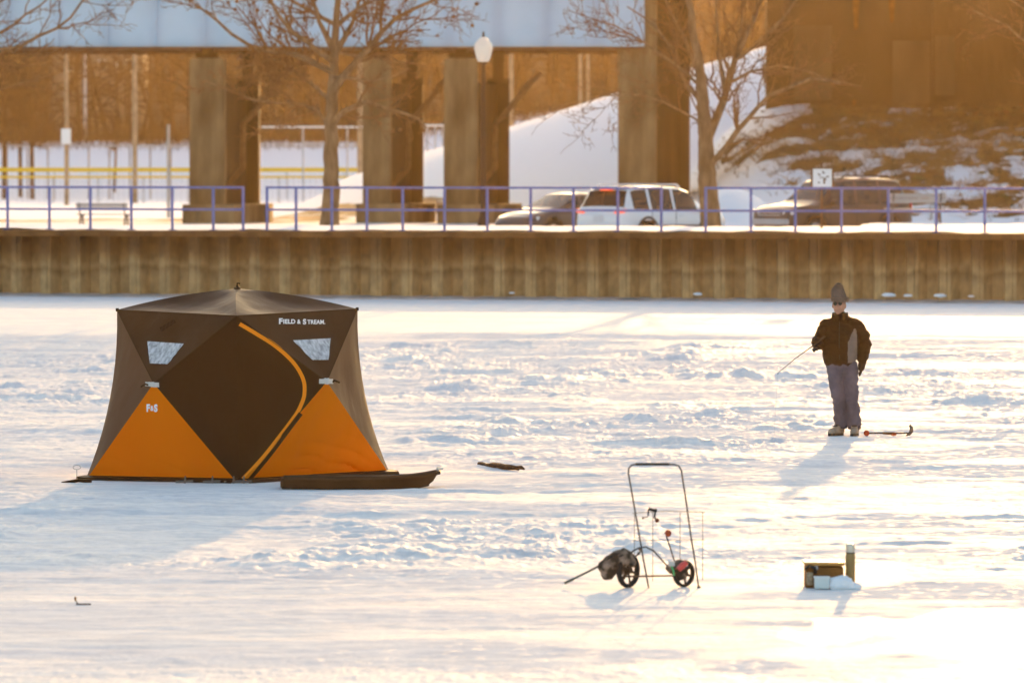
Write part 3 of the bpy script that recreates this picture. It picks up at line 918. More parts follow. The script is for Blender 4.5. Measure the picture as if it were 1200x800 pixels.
def fence(name, label, cat, x0, x1, Y, ytop, step, capm, cap_h, post_m, group, rails=(), mesh=False, off=0):
    P0 = at(x0, ytop, Y); s = F / Y
    base = Vector((P0.x, Y, gh(P0.x, Y)))
    root = thing(name, label, cat, base, 0, group)
    a = at(x0, ytop, Y); c = at(x1, ytop, Y)
    b = MB(); b.box(((a.x + c.x) / 2, Y - .08, a.z), (c.x - a.x, .12, cap_h), bev=.02); b.build('top_rail', capm, root)
    x = x0 + off
    while x < x1:
        q = at(x, ytop, Y); g = gh(q.x, Y)
        pb = MB(); pb.tube([Vector((q.x, Y + .03, g - .2)), Vector((q.x, Y + .03, q.z))], .05, 6)
        pb.build('post', post_m, root)
        x += step
    for yr in rails:
        r0 = at(x0, yr, Y)
        b = MB(); b.box(((a.x + c.x) / 2, Y, r0.z), (c.x - a.x, .06, .07)); b.build('lower_rail', post_m, root)
    if mesh:
        b = MB(); zt = a.z; zg = gh((a.x + c.x) / 2, Y)
        x = a.x
        while x < c.x:
            b.bar((x, Y, zg), (x, Y, zt), .012, .012); x += .35
        z = zg + .2
        while z < zt:
            b.bar((a.x, Y, z), (c.x, Y, z), .01, .01); z += .35
        b.build('wire_mesh', M['galv'], root, smooth=False)
fence('field_fence', 'outfield fence with a thick yellow top rail, upper of the two', 'fence', -160, 420, 375, 199, 68, M['yellow'], .28, M['galv'], 'yellow topped field fences', mesh=True, off=20)
fence('field_fence', 'field fence with a thin yellow top rail, lower of the two', 'fence', -160, 420, 352, 207.5, 53, M['yellow'], .14, M['galv'], 'yellow topped field fences', mesh=True, off=10)
fence('chain_link_fence', 'long grey chain link fence at the back of the field', 'fence', -160, 232, 392, 171, 24, M['galv'], .12, M['wood_pole'], 'grey fences behind the field', mesh=False)
fence('backstop_fence', 'tall white railed backstop seen behind the first two piers', 'fence', 303, 440, 300, 149, 52, M['white_paint'], .09, M['galv'], 'grey fences behind the field', rails=(168, 172), off=52)
fence('backstop_fence', 'short white railed fence seen between the second and third piers', 'fence', 494, 520, 300, 147, 9, M['white_paint'], .09, M['galv'], 'grey fences behind the field', off=7)

def make_house():
    Y = 452.0
    a = at(62, 60, Y); c = at(168, 108, Y); zb = gh(-34, Y) - .5; zt = at(100, 50, Y).z
    root = thing('house', 'pale house with two dark windows behind the trees at far left', 'house', ((a.x + c.x) / 2, Y, zb))
    b = MB(); b.box(((a.x + c.x) / 2, Y + 3, (zb + zt) / 2), (c.x - a.x, 6, zt - zb)); b.build('wall', M['house'], root, smooth=False)
    b = MB(); b.prism([(a.x - .4, Y - .4, zt), (c.x + .4, Y - .4, zt), ((a.x + c.x) / 2, Y - .4, zt + 2.6)], (0, 7, 0)); b.build('roof', M['roof'], root, smooth=False)
    for px in (80, 120, 141, 152):
        w0 = at(px, 77, Y)
        f = MB(); f.box((w0.x, Y - .03, w0.z), (.62, .06, .95)); f = f.build('window', M['white_paint'], root, smooth=False)
        g = MB(); g.box((w0.x, Y - .08, w0.z), (.46, .04, .8)); g.build('pane', M['window_dark'], f, smooth=False)
make_house()

def far_tree(px, Y, ytop, rpx, label, seed):
    rnd = random.Random(seed); s = F / Y
    p = at(px, 200, Y); base = Vector((p.x, Y, gh(p.x, Y) - .2)); top = at(px + rnd.uniform(-6, 6), ytop, Y)
    root = thing('field_tree', label, 'tree', base, 0, 'dark trees beyond the bridge')
    tb = MB(); tw = MB()
    h = top.z - base.z
    tb.tube([base, base.lerp(top, .4), base.lerp(top, .7), top], [rpx / s / 2, rpx / s / 2 * .8, rpx / s / 2 * .5, .04], 8, cap=False)
    for i in range(26):
        t = rnd.uniform(.3, .95); q = base.lerp(top, t)
        d = Vector((rnd.gauss(0, 1), rnd.gauss(0, .8), rnd.uniform(.1, .9))).normalized() * h * rnd.uniform(.12, .28)
        grow(tb, [q, q + d * .5, q + d], .07, .02, rnd, 2, tw, maxd=4, dens=1.5)
    tb.build('trunk', M['woods'], root); tw.build('crown', M['woods'], root, smooth=False)
far_tree(38, 385, 40, 6, 'dark bare tree rising above the yellow fence at far left', 3)
far_tree(24, 395, 30, 5, 'thin dark bare tree just left of the thicker dark one', 7)
far_tree(5, 390, 20, 6, 'dark bare tree cut off by the left edge of the picture', 9)
far_tree(134, 400, 60, 3, 'slender bare tree between the white pole and the tan pole', 15)

# loose rocks on the slope below the abutment
def make_rocks():
    rnd = random.Random(8)
    b = MB()
    for i in range(3000):
        X = rnd.uniform(8.0, 36); Y = rnd.uniform(207, 240)
        if float(rip_mask(np.array([X]), np.array([Y]))[0]) < .5: continue
        z = gh(X, Y); r = rnd.uniform(.05, .17)
        sx, sy, sz = rnd.uniform(.8, 1.7), rnd.uniform(.7, 1.2), rnd.uniform(.35, .7)
        b.mi = rnd.choice((0, 0, 0, 1, 1, 2, 3))
        if X < 20 and b.mi == 2: b.mi = 0
        st = len(b.v)
        b.ball((X, Y, z + r * .1), r, 6, (sx, sy, sz))
        for k in range(st, len(b.v)):
            v = b.v[k]; b.v[k] = (v[0] + rnd.uniform(-.2, .2) * r, v[1] + rnd.uniform(-.2, .2) * r, v[2] + rnd.uniform(-.15, .15) * r)
    ms = [mat('brown_rock', (.13, .085, .05), .9, var=.2, vscale=2), mat('tan_rock', (.22, .16, .10), .9, var=.2, vscale=2),
          mat('rusty_red_rock', (.30, .09, .03), .9, var=.2, vscale=2), mat('mossy_rock', (.15, .13, .045), .9, var=.2, vscale=2)]
    o = b.build('slope_rocks', ms, None, origin=(20, 220, 1), smooth=False)
    tag(o, 'brown, rusty and mossy rocks poking through snow on the abutment slope', 'rocks', kind='stuff')
make_rocks()
def make_tufts():
    rnd = random.Random(18)
    b = MB(); n_ = 0
    rs = np.random.RandomState(18)
    XS = rs.uniform(7, 34, 16000); YS = rs.uniform(205, 243, 16000)
    M0 = rip_mask(XS, YS); M1 = rip_mask(XS + rs.uniform(-.5, .5, 16000), YS + rs.uniform(-1.2, 1.2, 16000)); ZS = ground_h(XS, YS)
    for i in range(16000):
        X = float(XS[i]); Y = float(YS[i]); z = float(ZS[i])
        if M0[i] < .5 and M1[i] < .5 and rnd.random() > .02: continue
        for k in range(3):
            p = Vector((X + rnd.gauss(0, .06), Y + rnd.gauss(0, .06), z - .03))
            d = Vector((rnd.gauss(0, .12), rnd.gauss(0, .12), rnd.uniform(.10, .38)))
            b.tube([p, p + d * .6, p + d + Vector((d.x, d.y, -.03))], [.014, .010, .004], 3, cap=False)
    o = b.build('dry_grass', mat('dry_grass_blades', (.10, .055, .02), .9, col2=(.24, .15, .06), vscale=.5), None, origin=(20, 220, 1), smooth=False)
    tag(o, 'dry brown grass tufts poking through the snow below the abutment', 'grass', kind='stuff')
make_tufts()

# ================================================================== STREET FURNITURE
def lamp_post():
    Y = 147.0; s = F / Y
    base = at(566.5, 268, Y); base.z = gh(base.x, Y) - .05
    X = base.x
    z = lambda py: at(566, py, Y).z
    root = thing('street_lamp', 'tall dark lamp post with a white acorn globe in front of the third pier', 'street lamp', base)
    b = MB(); b.lathe((X, Y, 0), [(.16, base.z), (.16, base.z + .15), (.10, base.z + .35), (.075, base.z + .5), (.055, z(76)), (.09, z(75)), (.10, z(73))], 14)
    b.build('post', M['lamp_post'], root)
    b = MB(); b.lathe((X, Y, 0), [(.0, z(73)), (.14, z(72.5)), (.185, z(68)), (.245, z(57)), (.225, z(52)), (.13, z(46.5)), (.05, z(43.5)), (.0, z(43))], 18)
    b.build('globe', M['lamp_glass'], root)
    b = MB(); b.lathe((X, Y, 0), [(.05, z(43.6)), (.028, z(41.5)), (.03, z(39)), (.0, z(36.5))], 8); b.build('finial', M['lamp_post'], root)
lamp_post()

def bench(label, cx, cy_seat, Y, L, rz, back=True):
    s = F / Y
    c = at(cx, 262, Y); g = gh(c.x, Y)
    root = thing('bench', label, 'bench', (c.x, Y, g), rz, 'benches along the seawall', local=True)
    zs = .44
    b = MB()
    for yy in (-.16, 0, .16): b.box((0, yy, zs), (L, .14, .04), bev=.006)
    b.build('seat', M['bench'], root)
    b = MB()
    for zz in (.66, .80): b.box((0, .26 + (zz - .6) * .25, zz), (L, .035, .125), bev=.006)
    b.build('backrest', M['bench'], root)
    for sx in (-1, 1):
        b = MB(); x = sx * (L / 2 - .14)
        b.bar((x, -.2, -.1), (x, -.1, zs - .03), .05, .06); b.bar((x, .3, -.1), (x, .12, zs - .03), .05, .06)
        b.bar((x, -.24, zs - .045), (x, .22, zs - .045), .05, .05); b.bar((x, .2, zs - .02), (x, .345, .87), .05, .04)
        b.build('leg', M['benchleg'], root, smooth=False)
M['bench'] = mat('weathered_bench_board', (.36, .35, .34), .7, var=.12, vscale=3, stretch=(.4, 4, 4))
M['benchleg'] = mat('dark_bench_iron', (.10, .085, .08), .6)
bench('grey slatted bench at left between the railing and the first pier', 122, 250, 215, 2.05, R(166))
bench('grey slatted bench at right in front of the rear of the brown car', 1072, 250, 155.5, 1.6, R(188))

def sign():
    Y = 141.5
    p0 = at(963, 268, Y); z = lambda py: at(963, py, Y).z; s = F / Y
    x = lambda px: at(px, 208, Y).x
    root = thing('symbol_sign', 'square white sign with a brown frame and dark symbol on a post', 'sign', (p0.x, Y, gh(p0.x, Y)))
    b = MB(); b.box((p0.x, Y + .05, (z(190.5) + gh(p0.x, Y) - .1) / 2), (.055, .055, z(190.5) - gh(p0.x, Y) + .1)); b.build('post', M['signframe'], root, smooth=False)
    b = MB(); b.box((x(963.3), Y, (z(197.5) + z(219)) / 2), (x(975.5) - x(951.5), .02, z(197.5) - z(219))); b.build('panel', M['signwhite'], root, smooth=False)
    b = MB(); zc = (z(197) + z(219.5)) / 2
    b.box((x(951.3), Y - .005, zc), (.05, .04, z(196.4) - z(219.6))); b.box((x(976), Y - .005, zc), (.05, .04, z(196.4) - z(219.6)))
    b.box((x(963.6), Y - .005, z(197)), (x(976) - x(951.3) - .052, .04, .035))
    b.build('frame', M['signframe'], root, smooth=False)
    b = MB(); y = Y - .013
    def seg(a, c, w_): b.bar((x(a[0]), y, z(a[1])), (x(c[0]), y, z(c[1])), .004, w_ / s)
    def seg(a, c, w_):
        A = Vector((x(a[0]), y, z(a[1]))); Cc = Vector((x(c[0]), y, z(c[1]))); d = (Cc - A).normalized(); n_ = Vector((-d.z, 0, d.x)) * (w_ / s / 2)
        b.prism([A - n_, A + n_, Cc + n_, Cc - n_], (0, -.003, 0))
    seg((958.3, 204), (961.6, 205.3), 1.6); seg((963.8, 202.4), (966.4, 202.6), 2.0); seg((963.9, 200.6), (965.0, 202.4), 1.5)
    seg((960.2, 208.2), (966.4, 208.0), .9); seg((968, 207.2), (971.4, 206.9), 1.6)
    seg((965.6, 209), (965.9, 215.5), 2.0); seg((967.2, 208.8), (967.8, 211.5), 1.4); seg((958.9, 214.6), (960.6, 213.4), 1.8)
    b.build('symbol', M['signink'], root, smooth=False)
M['signframe'] = mat('brown_sign_frame', (.13, .065, .03), .6)
M['signwhite'] = mat('white_sign_panel', (.75, .76, .78), .4)
M['signink'] = mat('dark_brown_symbol_paint', (.09, .055, .03), .6)
sign()

# ================================================================== CARS
M['tyre'] = mat('rubber', (.025, .025, .025), .8)
M['rim'] = mat('alloy', (.45, .45, .46), .3, metal=.8)
M['trim'] = mat('black_trim', (.03, .03, .03), .5)
M['chrome'] = mat('chrome', (.7, .7, .7), .12, metal=1)
M['headlamp'] = mat('headlamp_lens', (.75, .75, .72), .08, coat=1)
M['taillamp'] = mat('tail_lamp_red', (.75, .05, .02), .15, coat=1, trans=.2)
M['taillit'] = mat('lit_brake_lamp', (.8, .08, .03), .3)
_p = M['taillit'].node_tree.nodes['Principled BSDF']; _p.inputs['Emission Color'].default_value = (1, .13, .04, 1); _p.inputs['Emission Strength'].default_value = .35
M['plate'] = mat('licence_plate', (.6, .6, .62), .4)
M['seat'] = mat('grey_seat', (.07, .06, .055), .8)
def interp(x, pts):
    return float(np.interp(x, [p[0] for p in pts], [p[1] for p in pts]))

def make_car(label, name, X, Y, rz, L, W, top, belt, zb, glassx, wsx, rwx, paint, wheel_x, wr, kind, glass, sink=0.0):
    z0 = 1.0 - sink
    root = thing(name, label, 'car', (X, Y, z0), rz, 'cars parked behind the railing', local=True)
    h = L / 2
    xs = sorted(set([round(v, 3) for v in np.arange(-h, h + .001, .07)] + [h] + [p for g in glassx for p in g] + list(wsx) + list(rwx)))
    def section(x):
        e = min(h - x, x + h)
        taper = 1 - .16 * (1 - min(1, e / .45)) ** 2 - .03 * (1 - min(1, e / 1.2))
        wd = W / 2 * taper
        tp = interp(x, top); bl = min(interp(x, belt), tp - .05)
        cab = max(0, min(1, (tp - bl - .06) / .35))
        wr_ = wd * (.93 - .16 * cab)
        lo = zb + (.18 * (1 - min(1, e / .35)) ** 1.5)
        return [(0, lo), (wd * .86, lo), (wd * .97, lo + .07), (wd * 1.0, lo + (bl - lo) * .35), (wd * 1.005, lo + (bl - lo) * .62), (wd * .985, bl - .05), (wd * .955, bl),
                (wr_ + (wd * .955 - wr_) * .1, tp - .07 if cab > 0 else tp - .03), (wr_ * .94, tp - .02), (wr_ * .5, tp + .008), (0, tp + .012)]
    S = [section(x) for x in xs]; K = len(S[0])
    bodyv = []; bf = []; gl = {'window': [], 'windscreen': [], 'rear_window': []}
    idx = {}
    for i, x in enumerate(xs):
        for side in (1, -1):
            for k, (yy, zz) in enumerate(S[i]):
                idx[(i, side, k)] = len(bodyv); bodyv.append((x, yy * side, zz))
    def in_arch(xm, zm):
        return any((xm - wx) ** 2 + (zm - wr) ** 2 < (wr + .07) ** 2 for wx in wheel_x)
    for i in range(len(xs) - 1):
        xm = (xs[i] + xs[i + 1]) / 2
        for side in (1, -1):
            for k in range(K - 1):
                q = (idx[(i, side, k)], idx[(i + 1, side, k)], idx[(i + 1, side, k + 1)], idx[(i, side, k + 1)])
                zm = sum(bodyv[t][2] for t in q) / 4
                ww = None
                if k == 6 and any(a <= xm <= b for a, b in glassx): ww = 'window'
                if k >= 8 and wsx[0] <= xm <= wsx[1]: ww = 'windscreen'
                if k >= 8 and rwx[0] <= xm <= rwx[1]: ww = 'rear_window'
                if 1 <= k <= 4 and in_arch(xm, zm): continue
                if ww: gl[ww].append((q, side))
                else: bf.append(q)
    n_ = len(xs) - 1
    for i in (0, n_):
        for k in range(K - 1):
            bf.append((idx[(i, 1, k)], idx[(i, 1, k + 1)], idx[(i, -1, k + 1)], idx[(i, -1, k)]))
    b = MB(); b.v = bodyv; b.f = bf; b.m = [0] * len(bf)
    body = b.build('body', paint, root, angle=40)
    for nm, qs in gl.items():
        groups = [[q for q, s_ in qs if s_ == 1], [q for q, s_ in qs if s_ == -1]] if nm == 'window' else [[q for q, s_ in qs]]
        for g in groups:
            if not g: continue
            used = sorted(set(t for q in g for t in q)); mp = {t: j for j, t in enumerate(used)}
            c = MB(); c.v = [bodyv[t] for t in used]; c.f = [tuple(mp[t] for t in q) for q in g]; c.m = [0] * len(g)
            c.build(nm, glass, root)
    # cabin floor and seats seen through the glass
    b = MB()
    for sx in (.35, -.75):
        for sy in (-.38, .38):
            b.box((sx, sy, .62), (.5, .5, .2), bev=.05); b.box((sx - .28, sy, .92), (.16, .5, .6), bev=.05); b.box((sx - .3, sy, 1.28), (.1, .26, .16), bev=.04)
    b.build('seats', M['seat'], root)
    for wx in wheel_x:
        for sy in (1, -1):
            yo = sy * (W / 2 - .13)
            b = MB(); b.lathe((wx, yo, wr), [(wr * .62, -.11), (wr * .93, -.11), (wr, -.07), (wr, .07), (wr * .93, .11), (wr * .62, .11), (wr * .62, -.11)], 26, axis=(0, 1, 0), cap=False)
            t = b.build('wheel', M['tyre'], root)
            b = MB(); b.lathe((wx, yo + sy * .06, wr), [(wr * .64, -.03), (wr * .64, .03), (wr * .55, .03), (wr * .55, -.02), (.05, -.02), (.05, .03), (0, .035)], 22, axis=(0, sy, 0))
            for k in range(6):
                a = k * PI / 3
                b.bar((wx + .05 * math.cos(a), yo + sy * .085, wr + .05 * math.sin(a)), (wx + wr * .6 * math.cos(a), yo + sy * .085, wr + wr * .6 * math.sin(a)), .05, .05)
            b.build('rim', M['rim'], t)
            # arch liner + lip
            b = MB(); P = []; Q = []
            for k in range(15):
                a = -.15 + (PI + .3) * k / 14
                rr = wr + .085
                P.append((wx + rr * math.cos(a), sy * (W / 2 + .012), wr + rr * math.sin(a)))
                Q.append((wx + rr * math.cos(a), sy * (W / 2 - .32), wr + rr * math.sin(a)))
            b.grid([P, Q])
            P2 = [(wx + (p[0] - wx) * 1.16, p[1] * .998, wr + (p[2] - wr) * 1.16) for p in P]
            b.grid([P, P2])
            b.build('wheel_arch', M['trim'] if kind != 'sedan' else paint, root)
    return root, h, W, z0

def lamp_patch(root, name, m, pts, th=.03):
    b = MB()
    b.prism(pts, th)
    return b.build(name, m, root, smooth=False)

white = mat('white_car_paint', (.72, .73, .75), .25, coat=.6)
brown = mat('dark_brown_car_paint', (.032, .015, .007), .4, coat=.2, var=.15, vscale=2)
dark = mat('charcoal_car_paint', (.04, .028, .022), .35, coat=.4)
gl_dark = glass_mat('tinted_glass', (.015, .009, .004), .1)
gl_light = glass_mat('clear_glass', (.05, .048, .04), .25)

# white SUV, seen from behind on the right side
X, Y = (764 - 600) / 39.7, 167.9
r_, h, W, z0 = make_car('white sport utility car with red tail lamps, parked at an angle beside the tree', 'white_suv', X, Y, R(50), 5.0, 1.98,
    [(-2.5, .95), (-2.42, 1.08), (-2.3, 1.2), (-2.02, 1.70), (-1.8, 1.755), (-.6, 1.79), (.3, 1.76), (.75, 1.66), (1.35, 1.17), (1.5, 1.12), (2.1, 1.04), (2.4, .90), (2.5, .7)],
    [(-2.5, 1.14), (-1.0, 1.10), (1.3, 1.03), (2.5, .95)], .28,
    [(-2.0, -1.3), (-1.18, -.16), (-.06, 1.0)], (.78, 1.34), (-2.3, -2.04), white, (-1.42, 1.44), .38, 'suv', gl_dark, .12)
for sy in (-1, 1):
    lamp_patch(r_, 'tail_lamp', M['taillit'], [(-2.44, sy * .55, 1.00), (-2.37, sy * .86, 1.02), (-2.30, sy * .95, 1.12), (-2.34, sy * .86, 1.13), (-2.40, sy * .55, 1.07)], (-.06, sy * .03, 0))
lamp_patch(r_, 'high_brake_lamp', M['taillit'], [(-2.12, -.22, 1.66), (-2.12, .22, 1.66), (-2.10, .22, 1.70), (-2.10, -.22, 1.70)], (-.05, 0, 0))
b = MB(); b.box((-2.515, 0, .85), (.03, .36, .18)); b.build('licence_plate', M['plate'], r_, smooth=False)
b = MB(); b.box((-2.50, 0, .50), (.12, 1.5, .2), bev=.03); b.build('rear_bumper_trim', M['trim'], r_)
b = MB(); b.box((-2.06, 0, 1.735), (.34, 1.3, .04), bev=.012); b.build('roof_spoiler', white, r_)
for sy in (-1, 1):
    b = MB(); b.box((0.0, sy * 1.0, .62), (2.1, .03, .07), bev=.008); b.build('side_moulding', M['trim'], r_)
    b = MB(); b.tube([(-1.7, sy * .66, 1.78), (-1.6, sy * .66, 1.84), (.3, sy * .66, 1.84), (.45, sy * .66, 1.76)], .022, 6); b.build('roof_rail', M['chrome'], r_)
    b = MB(); b.box((1.0, sy * 1.08, 1.10), (.14, .2, .16), bev=.04); b.build('wing_mirror', white, r_)
    for xx in (-1.22, -.1, 1.05):
        b = MB(); b.box((xx, sy * .993, .75), (.012, .012, .62)); b.build('door_seam', M['trim'], r_, smooth=False)
    for xx in (-1.0, .15):
        b = MB(); b.box((xx, sy * 1.005, .93), (.18, .03, .035), bev=.01); b.build('door_handle', white, r_)

# brown SUV, seen from its front left
X, Y = (976 - 600) / 40.2, 166.0
r_, h, W, z0 = make_car('dark brown sport utility car facing left behind the white symbol sign', 'brown_suv', X, Y, R(218), 4.85, 1.88,
    [(-2.42, .80), (-2.36, 1.05), (-2.28, 1.18), (-1.98, 1.74), (-1.8, 1.79), (-.6, 1.82), (.2, 1.80), (.48, 1.74), (1.15, 1.20), (1.3, 1.15), (2.1, 1.05), (2.34, .96), (2.42, .72)],
    [(-2.42, 1.12), (2.42, 1.05)], .34,
    [(-1.95, -1.12), (-1.02, -.2), (-.1, .75)], (.50, 1.14), (-2.28, -2.0), brown, (-1.38, 1.45), .37, 'suv', gl_light, .0)
r_.scale = (1, 1, 1.05)
for sy in (-1, 1):
    lamp_patch(r_, 'headlamp', M['headlamp'], [(2.33, sy * .52, .80), (2.25, sy * .86, .82), (2.22, sy * .86, .95), (2.31, sy * .52, .93)], (.06, sy * .02, 0))
    lamp_patch(r_, 'tail_lamp', M['taillamp'], [(-2.37, sy * .7, .85), (-2.27, sy * .89, .85), (-2.25, sy * .88, 1.12), (-2.35, sy * .7, 1.12)], (-.04, sy * .02, 0))
    b = MB(); b.tube([(-1.75, sy * .62, 1.80), (-1.6, sy * .62, 1.88), (.1, sy * .62, 1.88), (.3, sy * .62, 1.78)], .025, 6); b.build('roof_rail', M['trim'], r_)
    b = MB(); b.box((.85, sy * 1.03, 1.14), (.12, .2, .16), bev=.04); b.build('wing_mirror', brown, r_)
    for xx in (-1.07, -.12, .92):
        b = MB(); b.box((xx, sy * .945, .76), (.012, .012, .62)); b.build('door_seam', M['trim'], r_, smooth=False)
    for xx in (-.9, .05):
        b = MB(); b.box((xx, sy * .953, .95), (.18, .03, .035), bev=.01); b.build('door_handle', M['trim'], r_)
b = MB()
for z in (.80, .87, .94): b.box((2.40, 0, z), (.06, .98, .02))
b.build('grille', M['chrome'], r_, smooth=False)
b = MB(); b.box((2.40, 0, .62), (.16, 1.6, .16), bev=.04); b.build('front_bumper', M['galv'], r_)
b = MB(); b.prism([(-.3, -.5, 1.84), (.2, -.5, 1.83), (.2, .5, 1.83), (-.3, .5, 1.84)], (0, 0, .035)); b.prism([(-1.1, -.5, 1.84), (-.7, -.5, 1.84), (-.7, .5, 1.84), (-1.1, .5, 1.84)], (0, 0, .03))
b.build('roof_snow', M['snow'], r_)

# dark sedan, seen from its front left, partly behind the white SUV
X, Y = (664 - 600) / 38.3, 174.0
r_, h, W, z0 = make_car('dark low sedan with a bright headlamp, half hidden behind the white car', 'sedan', X, Y, R(224), 4.75, 1.82,
    [(-2.37, .70), (-2.32, .98), (-1.85, 1.06), (-1.3, 1.34), (-.75, 1.44), (-.1, 1.47), (.25, 1.43), (1.05, 1.04), (1.2, .98), (1.9, .86), (2.25, .72), (2.37, .52)],
    [(-2.37, .95), (-1, .92), (1.1, .90), (2.37, .62)], .2,
    [(-1.45, -.75), (-.65, .15), (.23, .85)], (.27, 1.05), (-1.8, -1.3), dark, (-1.38, 1.42), .33, 'sedan', gl_light, .03)
for sy in (-1, 1):
    lamp_patch(r_, 'headlamp', M['headlamp'], [(2.25, sy * .45, .60), (2.02, sy * .83, .64), (1.95, sy * .84, .76), (2.16, sy * .48, .70)], (.05, sy * .05, .01))
    lamp_patch(r_, 'tail_lamp', M['taillamp'], [(-2.33, sy * .5, .78), (-2.24, sy * .86, .78), (-2.2, sy * .86, .93), (-2.31, sy * .5, .93)], (-.04, 0, 0))
    b = MB(); b.box((.8, sy * 1.0, .98), (.12, .2, .13), bev=.04); b.build('wing_mirror', dark, r_)
    for xx in (-.7, .25):
        b = MB(); b.box((xx, sy * .915, .62), (.012, .012, .5)); b.build('door_seam', M['trim'], r_, smooth=False)
b = MB(); b.box((2.34, 0, .42), (.08, 1.1, .16), bev=.02); b.build('grille', M['trim'], r_)

# ================================================================== TENT
def fabric(name, col, trans=.0, rough=.55, wr=.007):
    return mat(name, col, rough, var=.08, vscale=1.2, bump=wr, bscale=7, trans=trans, stretch=(1, 1, .5))
M['t_dark'] = fabric('dark_brown_tent_cloth', (.030, .0105, .0004))
M['t_brown'] = fabric('brown_tent_cloth', (.05, .022, .006))
M['t_side'] = fabric('lighter_brown_tent_side', (.12, .066, .034), trans=.25)
M['t_roof'] = fabric('brown_roof_cloth', (.06, .03, .014))
M['t_orange'] = fabric('orange_tent_cloth', (.98, .32, .001), trans=.6)
M['t_strip'] = mat('orange_piping', (.85, .25, .008), .5)
M['t_win'] = mat('crinkled_clear_vinyl', (.30, .30, .31), .25, col2=(.66, .66, .68), vscale=5, stretch=(5, 5, .3), bump=.006, bscale=12)
M['t_white'] = mat('white_print', (.8, .8, .8), .5)
M['t_tab'] = mat('grey_reflective_tab', (.55, .53, .5), .5)

